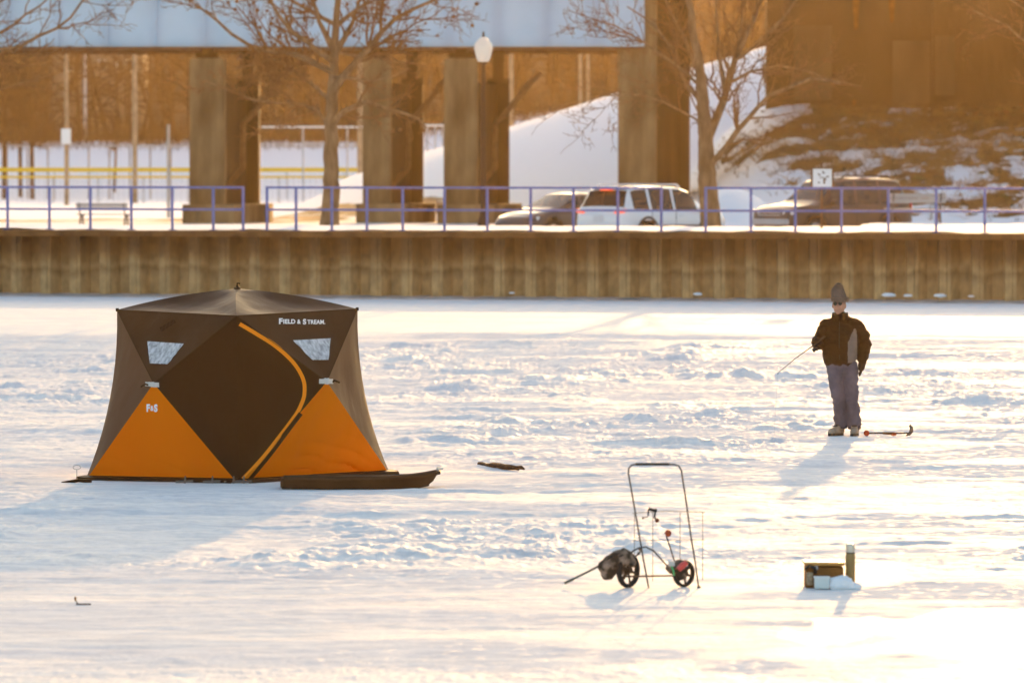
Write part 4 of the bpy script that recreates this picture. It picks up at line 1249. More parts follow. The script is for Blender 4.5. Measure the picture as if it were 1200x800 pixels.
M['stake'] = mat('grey_brown_stake', (.16, .13, .11), .6)
def make_tent():
    from mathutils import noise
    base = Vector((at(279, 560, 59.7).x, 59.7, 0))
    root = thing('ice_fishing_tent', 'brown and orange pop-up ice fishing tent with a curved orange door zip', 'tent', base)
    Yc = 59.75
    TF = at(277, 370, 58.55); TL = at(137, 363, 59.75); TR = at(419, 362, 59.8)
    Rt = (TR.x - TL.x) / 2
    TB = Vector((at(279, 363, 61).x, Yc + Rt, TL.z)); AP = at(278, 338, Yc)
    BF = gr(280, 568, -.02); BF.y = max(BF.y, 58.0)
    BL = gr(99, 564.5, -.02); BR = gr(458, 557.5, -.02); BB = Vector((BF.x, 2 * Yc - BF.y, -.02))
    HL = at(180, 449, 58.75); HR = at(383, 447, 58.8)
    HBL = Vector((HL.x - .05, 2 * Yc - HL.y, HL.z)); HBR = Vector((HR.x + .05, 2 * Yc - HR.y, HR.z))
    ctr = Vector((BF.x, Yc, .9))
    surf = {}
    def tri(A, B, Cc, nm, m, sag=.05, edge=(0, 0, 0), n=30, wr=.010, seed=0):
        """Panel on A,B,C; edge bows (AB, BC, CA) move those edges towards the tent's middle."""
        mb = MB(); vs = []; ix = {}
        nr = (B - A).cross(Cc - A).normalized()
        if nr.dot(ctr - A) < 0: nr = -nr
        nn = nr
        for i in range(n + 1):
            for j in range(n + 1 - i):
                u = i / n; v = j / n; w_ = 1 - u - v
                p = A * w_ + B * u + Cc * v
                k = 27 * u * v * w_
                e1 = 4 * w_ * u; e2 = 4 * u * v; e3 = 4 * v * w_
                f1 = (1 - v) ** 3; f2 = (1 - w_) ** 3; f3 = (1 - u) ** 3
                def inn(P, Q):
                    mid = (P + Q) / 2; d = ctr - mid; d.z *= .1; ax = (Q - P).normalized(); d = d - ax * d.dot(ax); return d.normalized()
                p = p + nn * (sag * k)
                if edge[0]: p = p + inn(A, B) * (edge[0] * e1 * f1)
                if edge[1]: p = p + inn(B, Cc) * (edge[1] * e2 * f2)
                if edge[2]: p = p + inn(Cc, A) * (edge[2] * e3 * f3)
                bd = min(1, 12 * min(u, v, w_))
                q = p * 3.0 + Vector((seed, 0, 0)); q.z *= .5
                dd = (noise.noise(q) * 1.6 + noise.noise(q * 2.7) * .7) * wr * bd
                # creases fan towards the bottom
                if seed >= 50:
                    dd += max(0, math.sin((p.x * .8 + p.z * 2.6) * 15 + 3.5 * noise.noise(q * .9))) ** 3 * wr * 1.9 * bd * max(0, 1 - p.z / .5) * (.5 + noise.noise(q * .7))
                p = p + nn * dd
                ix[(i, j)] = len(vs); vs.append(p)
        fs = []
        for i in range(n):
            for j in range(n - i):
                fs.append((ix[(i, j)], ix[(i + 1, j)], ix[(i, j + 1)]))
                if i + j < n - 1: fs.append((ix[(i + 1, j)], ix[(i + 1, j + 1)], ix[(i, j + 1)]))
        mb.add(vs, fs)
        surf.setdefault('v', []); surf.setdefault('f', [])
        o = len(surf['v']); surf['v'] += vs; surf['f'] += [tuple(t + o for t in f) for f in fs]
        return mb.build(nm, m, root)
    BOW = .10
    # front-left wall
    tri(HL, TL, TF, 'wall_panel', M['t_brown'], .02, (0, 0, 0), seed=1)
    tri(HL, TF, BF, 'wall_panel', M['t_dark'], .02, (0, .0, 0), seed=2)
    tri(HL, BF, BL, 'orange_panel', M['t_orange'], .02, (0, 0, 0), n=44, seed=53, wr=.017)
    tri(HL, BL, TL, 'side_panel', M['t_side'], .02, (0, BOW, 0), seed=4)
    # front-right wall
    tri(HR, TF, TR, 'wall_panel', M['t_brown'], .02, (0, 0, 0), seed=5)
    tri(HR, BF, TF, 'door_panel', M['t_dark'], .02, (0, 0, 0), seed=6)
    tri(HR, BR, BF, 'orange_panel', M['t_orange'], .02, (0, 0, 0), n=44, seed=57, wr=.017)
    tri(HR, TR, BR, 'side_panel', M['t_side'], .02, (0, BOW, 0), seed=8)
    # rear walls
    for (H_, a, c_, ta, tc_) in ((HBL, BL, BB, TL, TB), (HBR, BB, BR, TB, TR)):
        tri(H_, ta, tc_, 'wall_panel', M['t_brown'], .02, n=10, seed=9); tri(H_, tc_, c_, 'wall_panel', M['t_brown'], .02, (0, BOW if c_ is BR else 0, 0), n=10, seed=10)
        tri(H_, c_, a, 'orange_panel', M['t_orange'], .02, n=10, seed=11); tri(H_, a, ta, 'side_panel', M['t_side'], .02, (0, BOW if a is BL else 0, 0), n=10, seed=12)
    # roof
    for a, c_ in ((TL, TF), (TF, TR), (TR, TB), (TB, TL)):
        tri(AP, a, c_, 'roof_panel', M['t_roof'], .05, (-.03, 0, -.03), seed=14, wr=.010)
    dark_v = [tuple(v) for v in surf['v']]
    bvh = BVHTree.FromPolygons(dark_v, surf['f'])
    def on(px, py, off=.006):
        d = ray(px, py).normalized()
        h_ = bvh.ray_cast(C0, d)
        if h_[0] is None: return None
        nrm = h_[1]
        if nrm.dot(d) > 0: nrm = -nrm
        return h_[0] + nrm * off
    def ribbon(nm, pts, wpx, m, off=.008, par=root, sub=10):
        # smooth polyline in the picture laid onto the cloth
        P = []
        for i in range(len(pts) - 1):
            p0 = pts[max(i - 1, 0)]; p1 = pts[i]; p2 = pts[i + 1]; p3 = pts[min(i + 2, len(pts) - 1)]
            for k in range(sub):
                t = k / sub
                P.append(tuple(.5 * ((2 * p1[c]) + (-p0[c] + p2[c]) * t + (2 * p0[c] - 5 * p1[c] + 4 * p2[c] - p3[c]) * t * t + (-p0[c] + 3 * p1[c] - 3 * p2[c] + p3[c]) * t ** 3) for c in (0, 1)))
        P.append(pts[-1])
        A = []; B = []; Mi = []
        for i, p in enumerate(P):
            q = P[min(i + 1, len(P) - 1)]; o_ = P[max(i - 1, 0)]
            dx, dy = q[0] - o_[0], q[1] - o_[1]; l = math.hypot(dx, dy) or 1
            nx, ny = -dy / l * wpx / 2, dx / l * wpx / 2
            a = on(p[0] + nx, p[1] + ny, off); m_ = on(p[0], p[1], off + .006); c_ = on(p[0] - nx, p[1] - ny, off)
            if a is None or c_ is None or m_ is None: continue
            A.append(a); Mi.append(m_); B.append(c_)
        mb = MB(); mb.grid([A, Mi, B]); return mb.build(nm, m, par)
    ribbon('door_zip', [(280.5, 379.5), (300, 391), (322, 405), (343, 424), (355, 444), (356.5, 462), (352, 476), (346.5, 486), (345, 488), (330, 508), (308, 536), (284.5, 561)], 4.6, M['t_strip'])
    ribbon('zip_flap', [(352, 484), (336, 505), (314, 534), (290, 563)], 4.5, M['t_dark'], off=.012)
    # seams along the poles
    seamm = mat('seam_tape', (.04, .02, .006), .7)
    def seam(A, B, off=.0):
        mb = MB(); pts = []
        for i in range(15):
            p = A.lerp(B, i / 14); d = (p - C0).normalized()
            h_ = bvh.ray_cast(C0, d)
            if h_[0] is not None and (h_[0] - p).length < .3: p = h_[0] - d * .004
            pts.append(p)
        mb.tube(pts, .0045, 6); return mb.build('seam', seamm, root)
    for A, B in ((HL, TL), (HL, TF), (HR, TF), (HR, TR), (TL, TF), (TF, TR)):
        seam(A, B)
    # windows
    def patch(nm, poly, m, off=.008, n=6, par=root):
        a, b_, c_, d_ = poly
        G = []
        for i in range(n + 1):
            row = []
            for j in range(n * 2 + 1):
                u = j / (n * 2); v = i / n
                x = (a[0] * (1 - u) + b_[0] * u) * (1 - v) + (d_[0] * (1 - u) + c_[0] * u) * v
                y = (a[1] * (1 - u) + b_[1] * u) * (1 - v) + (d_[1] * (1 - u) + c_[1] * u) * v
                p = on(x, y, off + .004 * math.sin(x * 1.7 + y * .5))
                row.append(p)
            G.append(row)
        if any(p is None for r in G for p in r): return
        mb = MB(); mb.grid(G); return mb.build(nm, m, par)
    patch('window', [(173, 400), (216, 403), (197, 427), (176, 426)], M['t_win'])
    patch('window', [(343, 399), (387, 397), (384.5, 422), (365, 422)], M['t_win'])
    patch('hub_tab', [(171.5, 447.8), (187, 448.2), (187, 453.5), (171.5, 453)], M['t_tab'], .014)
    patch('hub_tab', [(373.5, 443.8), (389, 444), (389, 449.8), (373.5, 449.5)], M['t_tab'], .014)
    patch('vent_flap', [(190, 386), (208, 375), (209, 380), (192, 391.5)], M['t_dark'], .045)
    # hub straps
    for (x, y, sx) in ((173, 452, 1), (389, 447, 1)):
        b = MB(); p = on(x, y, .03); b.tube([p + Vector((-.045, 0, -.02)), p + Vector((0, -.02, .01)), p + Vector((.05, 0, -.01))], .011, 6); b.build('hub_strap', seamm, root)
    # lettering
    def letter(txt, cx, cy, wpx, hpx, tilt=0.0, nm='lettering', bold=.035):
        cu = bpy.data.curves.new('t', 'FONT'); cu.body = txt; cu.align_x = 'CENTER'; cu.align_y = 'CENTER'; cu.offset = bold; cu.space_character = 1.06
        ob = bpy.data.objects.new('t', cu); COL.objects.link(ob)
        bpy.context.view_layer.update()
        dg = bpy.context.evaluated_depsgraph_get(); me = bpy.data.meshes.new_from_object(ob.evaluated_get(dg))
        bpy.data.objects.remove(ob)
        xs = [v.co.x for v in me.vertices]; ys = [v.co.y for v in me.vertices]
        sx = wpx / (max(xs) - min(xs)); sy = hpx / (max(ys) - min(ys)); mx = (max(xs) + min(xs)) / 2; my = (max(ys) + min(ys)) / 2
        vs = []
        for v in me.vertices:
            dx = (v.co.x - mx) * sx; dy = -(v.co.y - my) * sy
            p = on(cx + dx, cy + dy + dx * tilt, .007)
            vs.append(p if p is not None else on(cx, cy))
        mb = MB(); mb.add(vs, [tuple(p.vertices) for p in me.polygons])
        bpy.data.meshes.remove(me)
        return mb.build(nm, M['t_white'], root, smooth=False)
    letter('F', 328.6, 376.6, 4.4, 6.8, 0, bold=.05)
    letter('IELD', 338.6, 377.0, 14.2, 5.4, .0, bold=.045)
    letter('&', 349.9, 377.2, 4.2, 5.2, .0, bold=.04)
    letter('S', 356.4, 377.2, 4.0, 6.6, .0, bold=.05)
    letter('TREAM.', 370.2, 377.5, 21.0, 5.2, .0, bold=.04)
    letter('F', 174.0, 477.8, 4.0, 9.0, .0, bold=.05)
    letter('&', 178.4, 478.2, 3.8, 6.0, .0, bold=.03)
    letter('S', 182.8, 478.0, 4.2, 9.0, .0, bold=.05)
    # ground skirt, stakes, guy anchor
    b = MB()
    rnd = random.Random(3)
    for A, B in ((BL, BF), (BF, BR), (BR, BB), (BB, BL)):
        o_ = ((A + B) / 2 - Vector((BF.x, Yc, 0))); o_.z = 0; o_.normalize()
        r1 = []; r2 = []; r3 = []
        for i in range(25):
            p = A.lerp(B, i / 24)
            r1.append(Vector((p.x, p.y, .05)) + o_ * .01); r2.append(Vector((p.x, p.y, .035)) + o_ * (.10 + rnd.uniform(-.02, .02))); r3.append(Vector((p.x, p.y, -.06)) + o_ * (.14 + rnd.uniform(-.03, .03)))
        b.grid([r1, r2, r3])
    b.build('ground_skirt', M['t_dark'], root)
    for (px, py) in ((216, 566), (248, 566), (272, 567), (284, 567)):
        b = MB(); p = gr(px, py, 0); p.y = BF.y - .05 if px > 240 else p.y
        b.tube([p + Vector((0, 0, -.05)), p + Vector((.01, 0, .075))], [.022, .008], 6); b.tube([p + Vector((-.09, 0, .015)), p + Vector((.09, 0, .022))], .013, 6)
        b.build('ground_stake', M['stake'], root)
    b = MB(); p = gr(90, 562, 0)
    b.tube([p + Vector((0, 0, -.05)), p + Vector((0, 0, .11))], .004, 6)
    b.tube([p + Vector((.04 * math.cos(t), 0, .13 + .022 * math.sin(t))) for t in np.linspace(0, 2 * PI, 14)], .004, 5, cap=False)
    b.build('guy_anchor', M['galv'], root)
    b = MB(); p = gr(86, 566, .0); b.tube([p + Vector((-.12, 0, .0)), p + Vector((.05, 0, .03)), p + Vector((.18, .05, .015))], .02, 6); b.build('guy_strap', M['t_dark'], root)
    b = MB(); b.lathe(AP, [(.035, -.03), (.035, .01), (.012, .02), (.012, .035), (.0, .04)], 8)
    b.tube([AP + Vector((0, 0, .02)), AP + Vector((0, 0, .055)), AP + Vector((.03, 0, .05))], .010, 6)
    b.build('top_hub', M['t_dark'], root)
    b = MB(); b.tube([TL + Vector((.02, 0, 0)), TL + Vector((-.012, 0, 0))], .02, 6); b.build('corner_tip', M['t_dark'], root)
    b = MB(); b.tube([TR + Vector((-.02, 0, 0)), TR + Vector((.012, 0, 0))], .02, 6); b.build('corner_tip', M['t_dark'], root)
make_tent()

# ================================================================== SLED beside the tent
def make_sled():
    Y = 57.45
    x0 = at(331, 560, Y).x; x1 = at(516, 556, Y).x
    root = thing('cargo_sled', 'long brown plastic cargo sled lying against the right side of the tent', 'sled', (x0, Y, 0))
    m = mat('brown_sled_plastic', (.055, .030, .014), .5, var=.3, vscale=3)
    mb = MB(); n = 40; rows = []
    L = x1 - x0
    for i in range(n + 1):
        t = i / n
        x = x0 + L * t
        up = .13 * max(0, (t - .80) / .20) ** 1.4            # bow sweeps up
        zb = 0.0 + up * .6 + (.09 * max(0, (t - .93) / .07) ** 2)
        zt = .105 + .03 * max(0, t - .6) / .4 + up * .3
        hw = .27 * (1 - .25 * max(0, (t - .75) / .25) ** 2) * (1 - .12 * max(0, (.08 - t) / .08))
        if t > .94: zb = min(zt - .03, zb + (t - .94) * 1.1)
        ins = .75
        sec = [(-hw - .03, zt - .02), (-hw - .03, zt + .012), (-hw, zt), (-hw * .93, (zb + zt) / 2 + .01), (-hw * .84, zb + .02), (-hw * .4, zb + .015), (0, zb + .025), (hw * .4, zb + .015), (hw * .84, zb + .02), (hw * .93, (zb + zt) / 2 + .01), (hw, zt), (hw + .03, zt + .012), (hw + .03, zt - .02)]
        rows.append([Vector((x, Y + y, z)) for y, z in sec])
    mb.grid(rows)
    # closed ends and an outer skin
    mb.add(rows[0][2:11], [tuple(range(9))]); mb.add(rows[-1][2:11], [tuple(range(9))])
    h = mb.build('hull', m, root, angle=30)
    md = h.modifiers.new('s', 'SOLIDIFY'); md.thickness = .012
    b = MB()
    for yy in (-.16, .16): b.tube([(x0 + .1, Y + yy, .0), (x0 + L * .8, Y + yy, .002), (x0 + L * .93, Y + yy, .05)], .018, 6)
    b.build('runner', M['trim'], root)
    b = MB(); b.tube([(x1 - .03, Y - .12, .2), (x1 + .02, Y, .2), (x1 - .03, Y + .12, .2)], .012, 6); b.build('tow_rope', M['t_tab'], root)
    # bundled things in the sled
make_sled()

# ================================================================== PERSON
def make_person():
    Y0 = 68.75
    base = Vector((at(989, 508, Y0).x, Y0, 0))
    root = thing('person', 'man in a dark jacket and knit hat standing with a short fishing rod', 'person', base)
    s = F / Y0
    def P(px, py, dy=0): return at(px, py, Y0 + dy)
    jk = mat('black_brown_jacket', (.026, .0105, .002), .7, var=.25, vscale=9, bump=.006, bscale=22)
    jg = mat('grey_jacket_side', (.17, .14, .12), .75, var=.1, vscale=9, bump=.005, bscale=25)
    jn = mat('faded_grey_jeans', (.11, .098, .122), .85, var=.22, vscale=6, bump=.006, bscale=18, stretch=(1, 1, .6))
    skin = mat('weathered_skin', (.42, .22, .15), .5, var=.12, vscale=14)
    bt = mat('tan_boot_leather', (.34, .255, .185), .7, var=.25, vscale=18, bump=.005, bscale=40)
    sole = mat('boot_sole', (.06, .045, .035), .8)
    gv = mat('dark_glove', (.03, .018, .011), .8, var=.2, vscale=20, bump=.004, bscale=40)
    hatm = mat('grey_brown_knit', (.17, .14, .125), .9, var=.15, vscale=40, bump=.008, bscale=60, stretch=(1.5, 1.5, .3))
    X = Vector((1, 0, 0))
    def T(mb, pts, rad, n=16):
        """tapered limb with rounded ends; radii may be (side, depth) pairs"""
        rr = [r if isinstance(r, tuple) else (r, r) for r in rad]
        p = [Vector(q) for q in pts]
        d0 = (p[0] - p[1]).normalized(); d1 = (p[-1] - p[-2]).normalized()
        a = [(p[0] + d0 * min(rr[0]) * .8, (rr[0][0] * .45, rr[0][1] * .45)), (p[0] + d0 * min(rr[0]) * .5, (rr[0][0] * .8, rr[0][1] * .8))]
        z = [(p[-1] + d1 * min(rr[-1]) * .5, (rr[-1][0] * .8, rr[-1][1] * .8)), (p[-1] + d1 * min(rr[-1]) * .8, (rr[-1][0] * .45, rr[-1][1] * .45))]
        allp = a + list(zip(p, rr)) + z
        mb.tube([q for q, _ in allp], [list(r) for _, r in allp], n, ref=Vector((0, 1, 0)))
    # frame_of(d, ref=Y) gives first axis = d x Y (sideways), second = depth
    # --- body (continuous: head, neck, torso, arms, legs)
    hc = P(983.5, 356.5, -.02)
    b = MB()
    b.ball(hc + Vector((0, .015, .01)), .1, 18, (.80, .95, 1.22))
    b.ball(hc + Vector((-.012, -.035, -.055)), .07, 14, (.82, .8, .95))     # jaw
    b.ball(hc + Vector((-.02, -.075, -.098)), .026, 10, (1.2, .8, .8))     # chin
    T(b, [hc + Vector((-.022, -.092, .012)), hc + Vector((-.028, -.112, -.02))], [.008, .014], 8)   # nose
    b.ball(hc + Vector((-.028, -.108, -.026)), .016, 8, (1.2, .8, .7))
    b.ball(hc + Vector((-.02, -.092, -.056)), .018, 8, (1.5, .5, .45))      # lips
    b.ball(hc + Vector((-.05, -.078, -.03)), .022, 8); b.ball(hc + Vector((.015, -.085, -.03)), .022, 8)
    for e in (-1, 1): b.ball(hc + Vector((e * .078, .015, -.02)), .025, 8, (.4, .8, 1.2))
    T(b, [hc + Vector((0, .02, -.06)), P(985, 378)], [.058, .065])
    T(b, [P(986, 382), P(985, 395), P(984, 412), P(986, 424)], [(.09, .07), (.15, .10), (.15, .11), (.15, .10)])
    T(b, [P(1001, 388), P(1012, 402, .03), P(1010, 424, -.02)], [.055, .042, .032]); T(b, [P(970, 388), P(961, 403, .03), P(955, 401, -.25)], [.055, .042, .032])
    T(b, [P(978, 428), P(982, 468, -.03), P(984, 500)], [.085, .06, .045]); T(b, [P(996, 428), P(998, 468, -.03), P(1001, 500)], [.085, .06, .045])
    remesh(b, 'body', skin, root, .009, 2)
    # eyes and lips colour sit under sunglasses; lips as thin strip
    # --- jeans
    b = MB()
    T(b, [P(985.5, 421), P(985.5, 429)], [(.165, .115), (.175, .125)])
    T(b, [P(977.5, 428), P(979.5, 448, -.02), P(983, 468, -.045), P(984.2, 484, -.01), P(985.3, 497, 0)], [(.098, .11), (.090, .10), (.078, .085), (.074, .08), (.080, .088)])
    T(b, [P(995, 428), P(997, 448, -.02), P(998, 468, -.045), P(1000, 484, -.01), P(1001.3, 498, 0)], [(.098, .11), (.092, .10), (.084, .088), (.080, .085), (.086, .09)])
    j = remesh(b, 'jeans', jn, root, .011, 1, lump=.017, lscale=9, seed=3, stretch=(1, 1, 1.9))
    b = MB()
    for (x, y) in ((985.3, 500.5), (1001.3, 501.5)):
        b.lathe(P(x, y), [(.074, -.012), (.08, .0), (.078, .03), (.07, .04)], 16)
    b.build('trouser_cuff', mat('dark_cuff', (.05, .045, .06), .9), j)
    # --- boots
    for (ax, ay, tx, ty, tdy) in ((984.5, 502, 972.5, 507, -.17), (1001.5, 503, 999, 510, -.22)):
        b = MB(); a = P(ax, ay); a.y = Y0
        toe = Vector((P(tx, ty).x, Y0 + tdy, .045)); heel = Vector((a.x + .01, Y0 + .05, .045))
        T(b, [Vector((a.x, Y0, .19)), Vector((a.x, Y0 + .0, .10)), heel + Vector((0, 0, .01))], [(.062, .062), (.058, .065), (.05, .05)])
        T(b, [heel, heel.lerp(toe, .5) + Vector((0, 0, .012)), toe], [(.045, .048), (.05, .05), (.045, .038)])
        T(b, [Vector((a.x, Y0 - .01, .13)), heel.lerp(toe, .62) + Vector((0, 0, .02))], [.05, .04])
        o = remesh(b, 'boot', bt, root, .009, 2, lump=.004, lscale=25)
        sb = MB(); d = (toe - heel); d.z = 0; dn = d.normalized(); sd_ = Vector((-dn.y, dn.x, 0)); pts = []
        for k in range(24):
            t = 2 * PI * k / 24
            c = heel.lerp(toe, .5); ll = d.length / 2 + .05
            q = c + dn * (ll * math.cos(t)) + sd_ * (.052 * math.sin(t) * (1 - .12 * math.cos(t))); pts.append(Vector((q.x, q.y, 0.0)))
        sb.prism(pts, (0, 0, .03)); sb.build('sole', sole, o)
        lc = MB()
        for k in range(4):
            q = Vector((a.x, Y0 - .01, .13)).lerp(heel.lerp(toe, .62) + Vector((0, 0, .06)), k / 3.2) + Vector((0, -.048, .012))
            lc.tube([q + Vector((-.03, .01, 0)), q, q + Vector((.03, .01, 0))], .005, 5)
        lc.build('laces', sole, o)
    # --- jacket
    b = MB()
    T(b, [P(985.5, 375), P(985.5, 384), P(985, 398), P(984, 411), P(984.5, 421.5)], [(.10, .085), (.205, .14), (.228, .158), (.220, .158), (.200, .146)])
    T(b, [P(985, 374), P(970, 381)], [.06, .078]); T(b, [P(986, 374), P(1003, 381)], [.06, .08])
    T(b, [P(1003, 383), P(1011.5, 393, .02), P(1014.5, 404, .03), P(1012, 414, 0), P(1010.5, 423, -.03)], [.092, .086, .078, .068, .056])
    T(b, [P(968.5, 383), P(962, 393, .02), P(958.8, 402, .03)], [.092, .084, .074]); T(b, [P(959.8, 403, .03), P(957.5, 402.5, -.10), P(956, 401.5, -.20)], [.072, .064, .052])
    T(b, [P(985, 376), P(984.5, 369.5)], [(.085, .085), (.078, .08)])
    jo = remesh(b, 'jacket', jk, root, .011, 1, lump=.024, lscale=8, seed=9, stretch=(1, 1, 1.5))
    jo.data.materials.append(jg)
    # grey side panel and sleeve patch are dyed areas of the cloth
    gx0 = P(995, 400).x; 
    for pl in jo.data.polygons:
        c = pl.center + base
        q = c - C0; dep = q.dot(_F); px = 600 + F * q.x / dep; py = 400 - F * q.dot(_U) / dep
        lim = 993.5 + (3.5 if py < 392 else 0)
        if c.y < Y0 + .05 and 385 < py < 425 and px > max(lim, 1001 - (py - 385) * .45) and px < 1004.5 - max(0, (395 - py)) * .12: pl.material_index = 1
    # collar flaps, zip, hem band
    b = MB()
    for e in (-1, 1):
        G = []
        for i in range(7):
            a = -PI / 2 + e * (.12 + i * .30)
            lo = P(984.5, 376.5) + Vector((.102 * math.cos(a), .098 * math.sin(a), 0)); hi = P(984.5, 367.5 - (1.5 if i > 1 else -.5)) + Vector((.094 * math.cos(a), .096 * math.sin(a) - .004, 0))
            G.append([lo, lo.lerp(hi, .5) + Vector((.008 * math.cos(a), .008 * math.sin(a), 0)), hi, hi + Vector((-.012 * math.cos(a), -.012 * math.sin(a), -.02))])
        b.grid(G)
    c_ = b.build('collar', jk, root); md = c_.modifiers.new('s', 'SOLIDIFY'); md.thickness = .008
    b = MB(); b.tube([P(984, 377, -.125), P(983.5, 390, -.150), P(983.5, 405, -.165), P(984, 421, -.158)], .005, 6); b.build('zip', M['trim'], root)
    b = MB(); b.tube([P(962.5, 404, -.02), P(963.2, 415, -.02)], .004, 5)
    # --- hat
    hb = MB(); hz = hc + Vector((.0, .01, 0)); prof = []
    zt = P(984, 332).z - hz.z
    for t, r in ((0, .098), (.03, .106), (.12, .109), (.22, .107), (.245, .098), (.42, .094), (.57, .086), (.71, .075), (.83, .062), (.92, .047), (.975, .030), (1, .0)):
        prof.append((r, .035 + (zt - .035) * t))
    n = 40; vs = []; fs = []
    for (r, hh) in prof:
        for k in range(n):
            t = 2 * PI * k / n; rr = r * (1 + (.045 if k % 2 else -.02))
            vs.append(hz + Vector((rr * math.cos(t) * .93 - .012 * (hh / .2) ** 2 + .01 * math.sin(hh * 30), rr * math.sin(t), hh + .01 * math.sin(t))))
    for i in range(len(prof) - 1):
        for k in range(n): fs.append((i * n + k, i * n + (k + 1) % n, (i + 1) * n + (k + 1) % n, (i + 1) * n + k))
    hb.add(vs, fs); ht = hb.build('knit_hat', hatm, root, angle=60)
    # soft fringe of wool fibres caught by the low sun
    fz = MB(); rf = random.Random(6)
    for _ in range(5000):
        i = rf.randrange(len(prof) - 2); k = rf.randrange(n)
        p0 = Vector(vs[i * n + k]).lerp(Vector(vs[(i + 1) * n + (k + 1) % n]), rf.random())
        od = (p0 - hz); od.z *= .3; od.normalize(); od = (od + Vector((rf.gauss(0, .4), rf.gauss(0, .4), rf.gauss(.2, .4)))).normalized()
        fz.tube([p0, p0 + od * rf.uniform(.003, .011)], [.0013, .0006], 3, cap=False)
    fz.build('wool_fuzz', mat('wool_fibre', (.40, .31, .22), .8, trans=.75), ht, smooth=False)
    # --- sunglasses
    g = MB(); zc = .010
    for e in (-1, 1):
        cx = hc + Vector((-.024 + e * .031, -.092 + (.01 if e > 0 else .004), zc))
        g.lathe(cx, [(0, -.006), (.021, -.004), (.024, .0), (.021, .004), (0, .006)], 14, axis=(e * .25, -1, 0))
    g.build('sunglasses', mat('dark_lens', (.015, .012, .01), .1), root)
    g2 = MB(); g2.tube([hc + Vector((-.036, -.1, zc + .006)), hc + Vector((-.014, -.1, zc + .006))], .004, 5)
    g2.tube([hc + Vector((.03, -.085, zc + .006)), hc + Vector((.076, -.03, zc)), hc + Vector((.08, .03, zc - .005))], .0035, 5)
    g2.tube([hc + Vector((-.07, -.072, zc + .006)), hc + Vector((-.079, -.02, zc)), hc + Vector((-.08, .03, zc - .005))], .0035, 5)
    g2.build('glasses_frame', M['trim'], root)
    # --- gloves (five fingers each)
    # hanging hand
    b = MB(); w_ = P(1010.3, 424, -.035); kn = P(1009.3, 431.5, -.05)
    T(b, [w_ + Vector((0, 0, .03)), w_, w_.lerp(kn, .5), kn], [(.05, .05), (.042, .046), (.046, .054), (.040, .054)])
    for i, (dy, ln) in enumerate(((-.042, .076), (-.014, .086), (.014, .082), (.041, .064))):
        a = kn + Vector((0, dy, -.005)); m1 = a + Vector((-.006, 0, -ln * .5)); e = m1 + Vector((-.016, .002, -ln * .45))
        T(b, [a, m1, e], [.016, .0145, .0125], 8)
    a = w_.lerp(kn, .35) + Vector((-.006, -.042, 0)); T(b, [a, a + Vector((-.012, -.022, -.03)), a + Vector((-.016, -.02, -.06))], [.015, .013, .011], 8)
    remesh(b, 'glove', gv, root, .005, 1)
    # rod hand: fingers curl round the grip
    rod_a = P(958.5, 400.5, -.27); rod_t = P(911.5, 437, -.75)
    rd = (rod_t - rod_a).normalized()
    b = MB(); wr_ = P(956.5, 401.5, -.17); pc = P(955.2, 399.8, -.255) + Vector((0, 0, .022))
    T(b, [wr_ + Vector((.01, .03, 0)), wr_, pc], [(.046, .046), (.036, .036), (.042, .036)])
    side = rd.cross(Vector((0, 0, 1))).normalized()
    up = side.cross(rd).normalized()
    if up.z < 0: up = -up
    rc = rod_a + rd * .02
    for i in range(4):
        o_ = rc + rd * (-.035 + i * .023)
        pts = [o_ + up * .030 + side * .022, o_ + up * .008 + side * .034, o_ - up * .022 + side * .024, o_ - up * .028 - side * .008, o_ - up * .010 - side * .024]
        T(b, pts, [.013, .0125, .012, .011, .010], 8)
    T(b, [rc + up * .02 - side * .02 - rd * .02, rc + up * .022 - side * .02 + rd * .02, rc + up * .02 - side * .005 + rd * .05], [.015, .013, .011], 8)
    T(b, [pc, rc + up * .03], [.036, .03])
    remesh(b, 'glove', gv, root, .005, 1)
    # --- rod and reel (held)
    rr = thing('fishing_rod', 'short ice fishing rod with a small reel held in the man\'s right hand', 'fishing rod', rod_a)
    b = MB(); b.tube([rod_a - rd * .14, rod_a - rd * .12, rod_a + rd * .10, rod_a + rd * .13], [.008, .013, .012, .006], 10); b.build('grip', mat('cork_grip', (.05, .035, .025), .8), rr)
    b = MB(); mid = rod_a.lerp(rod_t, .55) + Vector((0, 0, .012))
    b.tube([rod_a + rd * .12, mid, rod_t], [.0065, .0048, .003], 6); b.build('rod_blank', mat('rod_blank', (.05, .045, .045), .4), rr)
    b = MB()
    for t in (.3, .5, .7, .87, 1.0):
        q = rod_a.lerp(rod_t, t) + Vector((0, 0, .024 * t * (1 - t) * 4 * .5))
        b.tube([q + Vector((.007 * math.cos(a), .007 * math.sin(a) * .3, -.009 + .007 * math.sin(a))) for a in np.linspace(0, 2 * PI, 9)], .0016, 4, cap=False)
    b.build('line_guide', M['trim'], rr)
    b = MB(); q = P(955.5, 409.5, -.29)
    b.tube([rc - up * .015 , q + Vector((0, 0, .02))], .007, 6)
    b.lathe(q, [(.0, -.035), (.02, -.032), (.024, -.015), (.017, -.01), (.017, .012), (.026, .016), (.022, .032), (0, .035)], 12, axis=(-.85, -.3, -.35))
    b.tube([q + Vector((.02, -.02, 0)), q + Vector((.03, -.05, .01)), q + Vector((.045, -.055, .015))], .005, 6)
    b.build('reel', M['trim'], rr)
    b = MB(); hole = Vector((rod_t.x - .05, rod_t.y - .1, 0.0)); b.tube([rod_t, hole], .0009, 4); b.build('fishing_line', M['t_tab'], rr)
make_person()

